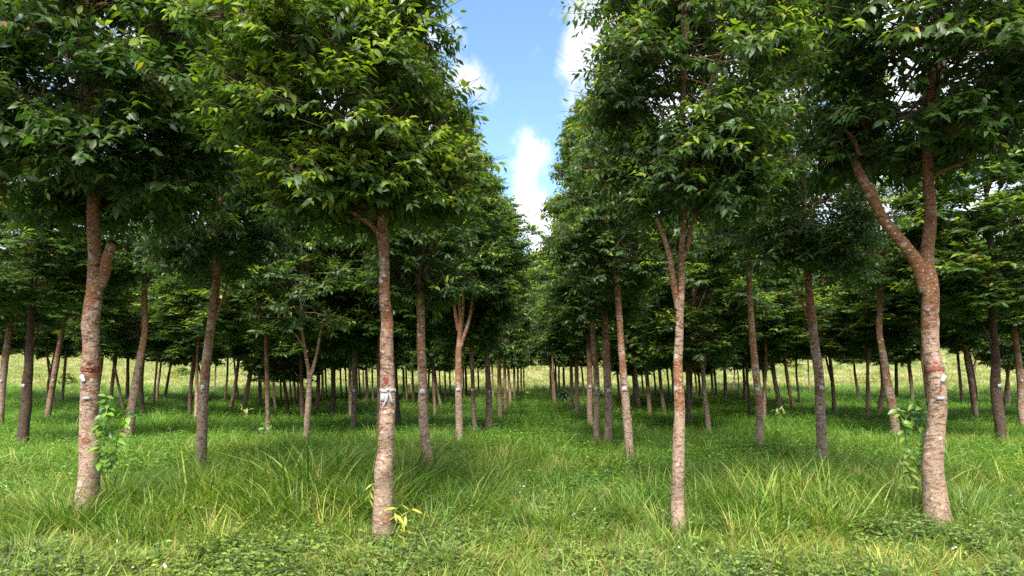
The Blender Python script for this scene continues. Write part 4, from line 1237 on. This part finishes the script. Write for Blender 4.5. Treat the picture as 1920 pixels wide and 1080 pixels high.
def scatter(name, meshes, pts, rotz, tilt, scale, pick, label, kind='stuff'):
    """one object whose points carry copies of the little meshes"""
    me = bpy.data.meshes.new(name)
    me.vertices.add(len(pts))
    me.vertices.foreach_set('co', np.ascontiguousarray(pts, np.float32).ravel())
    for nm, arr, ty in (('rz', rotz, 'FLOAT'), ('tx', tilt[:, 0], 'FLOAT'), ('ty', tilt[:, 1], 'FLOAT'), ('sc', scale, 'FLOAT'), ('pk', pick, 'INT')):
        a = me.attributes.new(nm, ty, 'POINT')
        a.data.foreach_set('value', np.ascontiguousarray(arr, np.int32 if ty == 'INT' else np.float32))
    o = link(name, me)
    tag(o, label, None, None, kind)
    g = bpy.data.node_groups.new(name + '_nodes', 'GeometryNodeTree')
    g.interface.new_socket('Geometry', in_out='INPUT', socket_type='NodeSocketGeometry')
    g.interface.new_socket('Geometry', in_out='OUTPUT', socket_type='NodeSocketGeometry')
    N, Lk = g.nodes, g.links
    gi, go = N.new('NodeGroupInput'), N.new('NodeGroupOutput')
    join = N.new('GeometryNodeJoinGeometry')
    for m in reversed(meshes):
        src = bpy.data.objects.new(name + '_source', m)      # never linked: only lends its mesh
        oi = N.new('GeometryNodeObjectInfo')
        oi.inputs['Object'].default_value = src
        oi.inputs['As Instance'].default_value = False
        g2i = N.new('GeometryNodeGeometryToInstance')
        Lk.new(oi.outputs['Geometry'], g2i.inputs[0])
        Lk.new(g2i.outputs[0], join.inputs[0])
    m2p = N.new('GeometryNodeMeshToPoints')
    Lk.new(gi.outputs[0], m2p.inputs[0])
    iop = N.new('GeometryNodeInstanceOnPoints')
    Lk.new(m2p.outputs[0], iop.inputs['Points'])
    Lk.new(join.outputs[0], iop.inputs['Instance'])
    iop.inputs['Pick Instance'].default_value = True

    def attr(nm, ty='FLOAT'):
        a = N.new('GeometryNodeInputNamedAttribute')
        a.data_type = ty
        a.inputs[0].default_value = nm
        return a.outputs[0]
    Lk.new(attr('pk', 'INT'), iop.inputs['Instance Index'])
    cx_ = N.new('ShaderNodeCombineXYZ')
    Lk.new(attr('tx'), cx_.inputs[0])
    Lk.new(attr('ty'), cx_.inputs[1])
    Lk.new(attr('rz'), cx_.inputs[2])
    Lk.new(cx_.outputs[0], iop.inputs['Rotation'])
    Lk.new(attr('sc'), iop.inputs['Scale'])
    Lk.new(iop.outputs[0], go.inputs[0])
    md = o.modifiers.new('scatter', 'NODES')
    md.node_group = g
    return o


def vnoise(x, y, s, seed=0):
    r = np.random.RandomState(seed)
    v = 0
    for k in range(5):
        a, ph = r.rand() * 6.28, r.rand() * 6.28
        f = s * (0.6 + 1.1 * r.rand())
        v = v + np.sin((x * math.cos(a) + y * math.sin(a)) * f + ph)
    return v / 5 * 1.3


def wedge(n, y0, y1, power, seed, margin=1.5):
    """points over the ground seen between distances y0 and y1, plus a margin at the sides"""
    r = np.random.RandomState(seed)
    u = r.rand(n)
    y = (y0 ** power + u * (y1 ** power - y0 ** power)) ** (1 / power)
    x = (r.rand(n) * 2 - 1) * (0.79 * y + margin)
    return x, y, r


G1 = ((0.06, 0.145, 0.018), (0.18, 0.32, 0.045))     # lush grass
G2 = ((0.13, 0.20, 0.032), (0.33, 0.38, 0.10))        # yellower grass
G3 = ((0.07, 0.18, 0.022), (0.22, 0.42, 0.06))
short = [mesh_np('tuft', *(lambda r: (r[0], r[1]))(blade_tuft(400 + i, 22, 0.17, 0.08, 0.0078, 0.8, G2 if i % 2 else G1, 0.9, 0.14)), [M_GRASS], blade_tuft(400 + i, 22, 0.17, 0.08, 0.0078, 0.8, G2 if i % 2 else G1, 0.9, 0.14)[2]) for i in range(6)]
tall = [mesh_np('tuft', *(lambda r: (r[0], r[1]))(blade_tuft(420 + i, 24, 0.38, 0.08, 0.0088, 0.42, G1 if i % 3 else G2, 0.8, 0.05)), [M_GRASS], blade_tuft(420 + i, 24, 0.38, 0.08, 0.0088, 0.42, G1 if i % 3 else G2, 0.8, 0.05)[2]) for i in range(6)]
mid = [mesh_np('tuft', *(lambda r: (r[0], r[1]))(blade_tuft(440 + i, 26, 0.38, 0.17, 0.011, 0.45, G3 if i % 2 else G1, 0.8, 0.04)), [M_GRASS], blade_tuft(440 + i, 26, 0.38, 0.17, 0.011, 0.45, G3 if i % 2 else G1, 0.8, 0.04)[2]) for i in range(5)]
fieldm = [mesh_np('tuft', *(lambda r: (r[0], r[1]))(blade_tuft(460 + i, 20, 0.3, 0.5, 0.03, 0.8, ((0.26, 0.28, 0.11), (0.50, 0.46, 0.24)), 0.8, 0.2)), [M_FIELD], blade_tuft(460 + i, 20, 0.3, 0.5, 0.03, 0.8, ((0.26, 0.28, 0.11), (0.50, 0.46, 0.24)), 0.8, 0.2)[2]) for i in range(4)]


def wm(seed, *a, **k):
    v, t, c = weed_tuft(seed, *a, **k)
    return mesh_np('weed', v, t, [M_WEED], c)


weeds_s = [wm(500 + i, 4, 0.15, 0.052, ((0.08, 0.15, 0.035), (0.20, 0.30, 0.07))) for i in range(5)]
weeds_t = [wm(520 + i, 6, 0.27, 0.085, ((0.075, 0.19, 0.025), (0.20, 0.38, 0.05)), spread=0.12) for i in range(5)]

# short mixed turf at the front
x, y, r = wedge(15000, 4.2, 8.0, 1.0, 1)
dens = np.clip(1.25 - (y - 5.2) / 2.2, 0.15, 1)
k = r.rand(len(x)) < dens * np.clip(0.8 + 0.6 * vnoise(x, y, 9.0, 55), 0.15, 1)
x, y = x[k], y[k]
n = len(x)
z = ground_z(x, y)
sc = (0.65 + 0.65 * r.rand(n)) * (1 + 0.35 * vnoise(x, y, 2.5, 3) + 0.3 * vnoise(x, y, 10.0, 56))
scatter('short_grass', short, np.stack([x, y, z], 1), r.rand(n) * 6.28, r.randn(n, 2) * 0.12, sc, r.randint(0, 6, n), 'short yellowish green grass at the front of the plantation')
# tall grass from the first trunks on
x, y, r = wedge(34000, 4.6, 17.0, 0.9, 2)
pn = vnoise(x, y, 2.2, 5)
hum = vnoise(x, y, 8.0, 51) + 0.6 * vnoise(x, y, 17.0, 52)
patchy = vnoise(x, y, 0.9, 8)
w = np.clip((y - 5.3) / 1.6 + 0.55 * pn, 0.06, 1) * np.clip(0.85 + 0.4 * patchy, 0.3, 1)
k = r.rand(len(x)) < w * np.clip(0.62 + 0.75 * hum, 0.06, 1)
x, y, pn, patchy, hum = x[k], y[k], pn[k], patchy[k], hum[k]
n = len(x)
z = ground_z(x, y)
sc = (0.6 + 0.55 * r.rand(n)) * np.clip(0.95 + 0.55 * hum, 0.5, 1.5) * (0.9 + 0.4 * patchy) * np.clip(0.55 + (y - 5.4) * 0.4, 0.5, 1.0) * np.clip(1.25 - (y - 6) * 0.05, 0.75, 1.2)
scatter('tall_grass', tall, np.stack([x, y, z], 1), r.rand(n) * 6.28, r.randn(n, 2) * 0.14, sc, r.randint(0, 6, n), 'long green grass growing between the front trunks')
# grass under the trees
x, y, r = wedge(30000, 11.0, 50.0, 0.6, 3)
n = len(x)
z = ground_z(x, y)
hum = vnoise(x, y, 4.5, 53) + 0.5 * vnoise(x, y, 9.0, 54)
sc = (0.6 + 0.5 * r.rand(n)) * np.clip(0.8 + y * 0.014, 0.9, 1.5) * np.clip(1 + 0.5 * hum, 0.45, 1.6)
k = ~((y > 38) & (r.rand(n) < (y - 38) / 9)) & (r.rand(n) < np.clip(0.75 + 0.6 * hum, 0.12, 1))
scatter('undergrowth_grass', mid, np.stack([x, y, z], 1)[k], (r.rand(n) * 6.28)[k], (r.randn(n, 2) * 0.12)[k], sc[k], r.randint(0, 5, n)[k], 'green grass spreading under the rows of trees')
# leafy weeds
x, y, r = wedge(9000, 4.3, 9.5, 1.0, 4)
k = r.rand(len(x)) < np.clip(0.3 + 0.8 * vnoise(x, y, 2.6, 11), 0.04, 0.8) * np.clip(1.5 - (y - 4.5) / 5, 0.3, 1)
x, y = x[k], y[k]
n = len(x)
scatter('low_weeds', weeds_s, np.stack([x, y, ground_z(x, y) + 0.02], 1), r.rand(n) * 6.28, r.randn(n, 2) * 0.15, 0.7 + 0.8 * r.rand(n), r.randint(0, 5, n), 'small leafy weeds among the front grass')
x, y, r = wedge(30000, 7.5, 48.0, 0.6, 5)
k = r.rand(len(x)) < np.clip(0.55 + 0.65 * vnoise(x, y, 0.8, 12), 0.05, 1)
x, y = x[k], y[k]
n = len(x)
scatter('undergrowth_weeds', weeds_t, np.stack([x, y, ground_z(x, y)], 1), r.rand(n) * 6.28, r.randn(n, 2) * 0.12, (0.6 + 0.6 * r.rand(n)) * np.clip(0.8 + y * 0.02, 0.9, 1.7), r.randint(0, 5, n), 'leafy green weeds covering the ground beneath the trees')
# small white flowers
fl = []
for i in range(3):
    v, t, m_ = flower_tuft(600 + i)
    fl.append(mesh_np('flower', v, t, [M_PETAL, M_STEM], None, m_))
x, y, r = wedge(330, 4.5, 12.0, 0.8, 6, 0.5)
k = r.rand(len(x)) < np.clip(0.5 + 0.8 * vnoise(x, y, 1.3, 14), 0.05, 1)
x, y = x[k], y[k]
n = len(x)
scatter('wildflowers', fl, np.stack([x, y, ground_z(x, y) + np.where(y < 6.3, 0.0, 0.1)], 1), r.rand(n) * 6.28, r.randn(n, 2) * 0.2, 0.5 + 0.4 * r.rand(n), r.randint(0, 3, n), 'tiny white wildflowers dotted through the grass')
# dry leaves and twigs fallen among the grass
dry = []
for i in range(4):
    r_ = np.random.RandomState(650 + i)
    m_ = 5
    p_ = r_.randn(m_, 3) * np.array([0.12, 0.12, 0.012]) + np.array([0, 0, 0.05])
    d_ = norm(r_.randn(m_, 3) * np.array([1, 1, 0.4]))
    s_, n_ = leaf_frames(p_, d_, np.array([[0, 0, 1.0]]) + r_.randn(m_, 3) * 0.5, r_.randn(m_) * 0.5)
    g_ = r_.rand(m_)[:, None]
    v_, t_, c_ = leaf_geo(p_, d_, s_, n_, 0.08 + 0.04 * r_.rand(m_), 0.03 + 0.01 * r_.rand(m_), np.array([[0.13, 0.06, 0.03]]) * (1 - g_) + np.array([[0.32, 0.19, 0.09]]) * g_, LT_MID, curve=0.5)
    dry.append(mesh_np('dry_leaf', v_, t_, [M_WEED], c_))
x, y, r = wedge(650, 4.4, 22.0, 0.8, 61, 0.5)
n = len(x)
scatter('fallen_leaves', dry, np.stack([x, y, ground_z(x, y) + 0.0 + 0.06 * r.rand(n)], 1), r.rand(n) * 6.28, r.randn(n, 2) * 0.2, 0.5 + 0.35 * r.rand(n), r.randint(0, 4, n), 'dry brown leaves fallen among the grass')
# field grass on the slope
x, y, r = wedge(30000, 40.0, 120.0, 0.7, 7, 6)
k = r.rand(len(x)) < np.clip((y - 40) / 6, 0.1, 1)
x, y = x[k], y[k]
n = len(x)
scatter('field_grass', fieldm, np.stack([x, y, ground_z(x, y)], 1), r.rand(n) * 6.28, r.randn(n, 2) * 0.1, (0.6 + 0.7 * r.rand(n)) * (0.8 + y * 0.004), r.randint(0, 4, n), 'pale yellow green grass of the open field behind')


# ------------------------------------------------------------------ leafy shoots and clumps that stand out
def shoot(label, stems, nleaf, L, cols, name='leafy_shoot', cat='shoot', asp=0.5, droop=0.2, seed=0, Y=None, group=None, face=0.35):
    """stems: pixel polylines; leaves alternate along them, each leaf a part"""
    rs_ = np.random.RandomState(seed)
    bx, by = stems[0][0]
    X = (bx - CX) / F * Y
    root = link(name, None, None, (X, Y, float(ground_z(X, Y))))
    tag(root, label, cat, group)
    rl = np.array(root.location)
    meshes = []
    for c in cols:
        V, t, C = leaf_geo(np.zeros((1, 3)), np.array([[1.0, 0, 0]]), np.array([[0, 1.0, 0]]), np.array([[0, 0, 1.0]]), np.ones(1), np.ones(1) * asp, np.array([c]), (tv, np.array(tt)), curve=0.3)
        meshes.append(mesh_np('leaf', V, t, [M_SHOOT], C, smooth=True))
    for si, st in enumerate(stems):
        P = np.array([np.array(at(x_, y_, Y)) - rl for x_, y_ in st])
        P[:, 1] += rs_.randn(len(P)) * 0.05
        C = catmull(P, 24)
        V, t = tube(C, np.linspace(0.006, 0.002, 24), 6, si)
        link('stem', mesh_np('stem', V, t, [M_STEM], smooth=True), root)
        for k in range(nleaf):
            f = (k + 0.6 + 0.3 * rs_.rand()) / nleaf
            f = 0.12 + 0.88 * f
            p = C[min(23, int(f * 23))]
            an = k * 2.3 + rs_.rand() * 1.2
            d = np.array([math.cos(an), -abs(math.sin(an)) * 0.6 - 0.1, -droop + rs_.randn() * 0.35])
            d = norm(d)
            up = np.array([0.0, -face, 1.0]) + rs_.randn(3) * 0.3
            s_, n_ = leaf_frames(p[None], d[None], up[None], rs_.randn(1) * 0.3)
            s_, n_ = s_[0], n_[0]
            ll = L * (0.7 + 0.5 * rs_.rand())
            o = link('leaf', meshes[rs_.randint(len(meshes))], root)
            o.matrix_local = Matrix(((d[0] * ll, s_[0] * ll, n_[0] * ll, p[0]), (d[1] * ll, s_[1] * ll, n_[1] * ll, p[1]), (d[2] * ll, s_[2] * ll, n_[2] * ll, p[2]), (0, 0, 0, 1)))
    return root


YG = [(0.14, 0.27, 0.03), (0.22, 0.35, 0.045), (0.07, 0.16, 0.03)]
YY = [(0.42, 0.42, 0.05), (0.50, 0.47, 0.06), (0.34, 0.38, 0.05)]
YB = 6.45
shoot('bright green leafy shoot climbing beside the left big banded trunk', [[(186, 905), (192, 860), (200, 820), (205, 780), (203, 745)], [(190, 900), (206, 860), (220, 820), (232, 790), (238, 765)], [(188, 880), (195, 840), (190, 800), (196, 765), (208, 738)]],
      32, 0.098, YG, seed=1, Y=YB)
shoot('bright green leafy shoot behind the right big banded trunk', [[(1734, 905), (1728, 860), (1722, 820), (1716, 780), (1712, 745)], [(1730, 895), (1712, 850), (1700, 810), (1690, 780), (1683, 762)], [(1728, 870), (1720, 830), (1726, 790), (1722, 760), (1716, 736)]],
      26, 0.094, YG, seed=2, Y=6.75)
shoot('pale weedy shoot leaning left at the foot of the right big banded trunk', [[(1722, 905), (1705, 880), (1690, 865), (1678, 868)], [(1715, 930), (1700, 900), (1694, 860), (1700, 830)]], 9, 0.09, [(0.15, 0.22, 0.04), (0.2, 0.26, 0.06)], seed=3, Y=6.5)
shoot('yellow-leaved seedling at the foot of the ribboned tree', [[(738, 1008), (752, 985), (762, 965), (775, 952)], [(742, 1010), (750, 1000), (765, 1000), (778, 1006)], [(736, 1000), (742, 975), (745, 955), (752, 945)]], 6, 0.10, YY, 'seedling', 'seedling', 0.3, 0.35, 4, 5.75)
shoot('tiny yellow sprig just left of the ribboned trunk', [[(694, 945), (692, 930), (694, 915), (697, 905)]], 6, 0.08, YY, 'seedling', 'seedling', 0.24, 0.5, 5, 5.95)
shoot('bright lime shoots right of the leaning tagged trunk', [[(826, 900), (822, 860), (820, 830), (822, 812)], [(836, 895), (838, 865), (846, 840), (850, 815)], [(830, 890), (845, 868), (858, 850), (862, 842)]], 9, 0.12, [(0.2, 0.36, 0.05), (0.15, 0.28, 0.04)], 'leafy_shoot', 'shoot', 0.28, 0.0, 6, 8.7)
shoot('yellow-green drooping sprig at the foot of the spotted leaning tree', [[(1190, 880), (1196, 860), (1205, 848), (1214, 856)], [(1186, 885), (1182, 870), (1180, 858)]], 6, 0.11, [(0.3, 0.4, 0.06), (0.22, 0.34, 0.05)], 'leafy_shoot', 'shoot', 0.22, 0.6, 7, 9.3)
shoot('yellowish shoots beside the brown trunk left of the low-forking tree', [[(502, 815), (506, 795), (512, 782)], [(500, 815), (496, 798), (490, 790)]], 8, 0.13, [(0.2, 0.3, 0.05), (0.10, 0.2, 0.03)], seed=8, Y=14.6)
shoot('yellowed drooping leaves at the foot of the brown leaning trunk on the left', [[(457, 782), (455, 768), (450, 755)], [(459, 782), (462, 765), (466, 770)]], 6, 0.22, [(0.25, 0.33, 0.06), (0.3, 0.34, 0.08)], 'leafy_shoot', 'shoot', 0.25, 0.7, 9, 21)
shoot('yellowed drooping leaves at the foot of the brown leaning trunk on the right', [[(1463, 782), (1465, 768), (1470, 755)], [(1461, 782), (1458, 765), (1454, 770)]], 6, 0.22, [(0.25, 0.33, 0.06), (0.3, 0.34, 0.08)], 'leafy_shoot', 'shoot', 0.25, 0.7, 10, 21)
shoot('small dark leafy bush at the right edge of the avenue', [[(1058, 752), (1052, 738), (1050, 730)], [(1058, 752), (1062, 740), (1062, 730)], [(1057, 752), (1056, 740), (1057, 728)]], 16, 0.26, [(0.03, 0.08, 0.02), (0.05, 0.11, 0.03)], 'bush', 'bush', 0.5, 0.2, 11, 33)
shoot('yellow-green low plant at the left edge of the avenue end', [[(985, 742), (982, 730), (984, 722)], [(986, 742), (990, 732), (990, 725)]], 10, 0.3, [(0.2, 0.28, 0.05), (0.26, 0.32, 0.07)], 'bush', 'bush', 0.4, 0.2, 12, 38)
for k, (bx, by, Yq, sd) in enumerate(((1205, 985, 5.9, 31), (1310, 985, 6.0, 32), (1178, 1015, 5.5, 33), (70, 975, 5.8, 34), (1850, 950, 6.2, 35), (262, 1012, 5.6, 36), (1605, 1040, 5.2, 37), (1040, 960, 6.2, 38), (590, 985, 5.7, 39), (870, 1000, 5.6, 40))):
    pass


def clump(label, bx, Y, n, h, width, cols, seed, lean=0.35, spread=0.07, dead=0.03):
    X = (bx - CX) / F * Y
    V, t, C = blade_tuft(seed, n, h, spread, width, lean, cols, 0.7, dead)
    o = link('grass_clump', mesh_np('grass_clump', V, t, [M_SHOOT], C), None, (X, Y, float(ground_z(X, Y))))
    tag(o, label, 'grass clump', 'tall grass clumps')


clump('broad-bladed pale grass clump standing alone in the front left grass', 472, 6.0, 16, 0.36, 0.020, ((0.11, 0.19, 0.05), (0.2, 0.3, 0.09)), 701)
clump('broad-bladed pale grass clump standing alone in the front right grass', 1474, 6.0, 12, 0.38, 0.022, ((0.12, 0.2, 0.06), (0.22, 0.32, 0.1)), 702)
clump('large dense clump of long grass before the spotted leaning tree', 1160, 6.9, 130, 0.55, 0.011, ((0.08, 0.17, 0.02), (0.16, 0.27, 0.05)), 703, 0.3, 0.22)
clump('upright clump of long grass right of the ribboned trunk', 838, 6.9, 90, 0.5, 0.010, ((0.09, 0.18, 0.02), (0.17, 0.27, 0.05)), 704, 0.3, 0.2)
clump('arching clump of long grass between the lime shoots and the avenue', 905, 7.6, 90, 0.45, 0.010, ((0.08, 0.17, 0.03), (0.15, 0.25, 0.05)), 705, 0.4, 0.22)
clump('yellowish clump of long grass left of the ribboned trunk', 600, 7.2, 110, 0.48, 0.009, ((0.13, 0.2, 0.04), (0.24, 0.29, 0.09)), 706, 0.4, 0.25)
clump('tall clump of grass before the left edge trunks', 75, 7.0, 80, 0.5, 0.010, ((0.09, 0.18, 0.03), (0.16, 0.26, 0.06)), 707, 0.35, 0.2)
clump('tall clump of grass before the right edge trunks', 1840, 7.1, 80, 0.5, 0.010, ((0.09, 0.18, 0.03), (0.16, 0.26, 0.06)), 708, 0.35, 0.2)
clump('long grass clump left of the right big banded trunk', 1625, 7.0, 80, 0.42, 0.009, ((0.1, 0.19, 0.03), (0.18, 0.27, 0.06)), 709, 0.4, 0.2)
clump('brown withered grass clump in the middle of the front grass', 1150, 5.9, 40, 0.24, 0.007, ((0.16, 0.09, 0.04), (0.28, 0.18, 0.09)), 710, 0.4, 0.06, 0.0)

CL = [('dense grass tuft just right of the pale V-forked trunk', 1330, 6.3), ('leaning grass tuft left of the pale V-forked trunk', 1225, 6.6), ('fresh green grass tuft far down front between the two centre trees', 1010, 6.5),
      ('grass tuft right of the yellow-leaved seedling', 812, 6.2), ('grass tuft between the left shoot and the leaning red-dot trunk', 300, 7.4), ('grass tuft at the foot of the left red-dot trunk', 400, 8.6),
      ('grass tuft at the foot of the right red-dot trunk', 1565, 8.7), ('grass tuft right of the right big banded trunk', 1800, 6.6), ('grass tuft left of the left big banded trunk', 118, 6.4), ('wide grass tuft in the aisle before the close trunks', 1075, 8.2)]
for k, (lb, px_, Y_) in enumerate(CL):
    clump(lb, px_, Y_, 70, 0.42 + 0.03 * (k % 4), 0.0105, ((0.07, 0.16, 0.025), (0.19, 0.32, 0.06)), 730 + k, 0.45, 0.16, 0.06)

for k in range(9):
    Yb = 52 + 5 * k % 28 + rs.rand() * 6
    Xb = (-0.72 + 1.44 * (k + 0.5 * rs.rand()) / 9) * Yb
    rt = link('shrub', None, None, (Xb, Yb, float(ground_z(Xb, Yb))))
    tag(rt, 'low green shrub standing out in the open field grass', 'shrub', 'low shrubs in the open field')
    fo = link('foliage', LIGHTS[k % 3][0], rt, (0, 0, -0.1))
    fo.scale = (0.35 + 0.2 * rs.rand(), 0.35 + 0.2 * rs.rand(), 0.16 + 0.1 * rs.rand())
    fo.rotation_euler = (0, 0, k)
    tag(fo, kind='stuff')

# dark brushwood lying in the field, seen between the trunks on the right
Yq = 70
p0 = at(1369, 693, Yq)
root = link('dead_brushwood', None, None, (p0.x, Yq, float(ground_z(p0.x, Yq))))
tag(root, 'dark heap of dead brushwood lying in the pale field', 'brushwood')
rb = np.random.RandomState(9)
for k in range(14):
    a = rb.randn(3) * np.array([0.5, 0.4, 0.1]) + np.array([0, 0, 0.2])
    b = a + np.array([rb.randn() * 0.7, rb.randn() * 0.4, 0.3 + 0.9 * rb.rand()])
    V, t = tube(catmull([a, (a + b) / 2 + rb.randn(3) * 0.12, b], 8), np.linspace(0.09, 0.03, 8), 6, k)
    link('dead_branch', mesh_np('dead_branch', V, t, [M_BUSHDARK], smooth=True), root)

print('tris', sum(len(m.polygons) for m in bpy.data.meshes), 'script bytes')
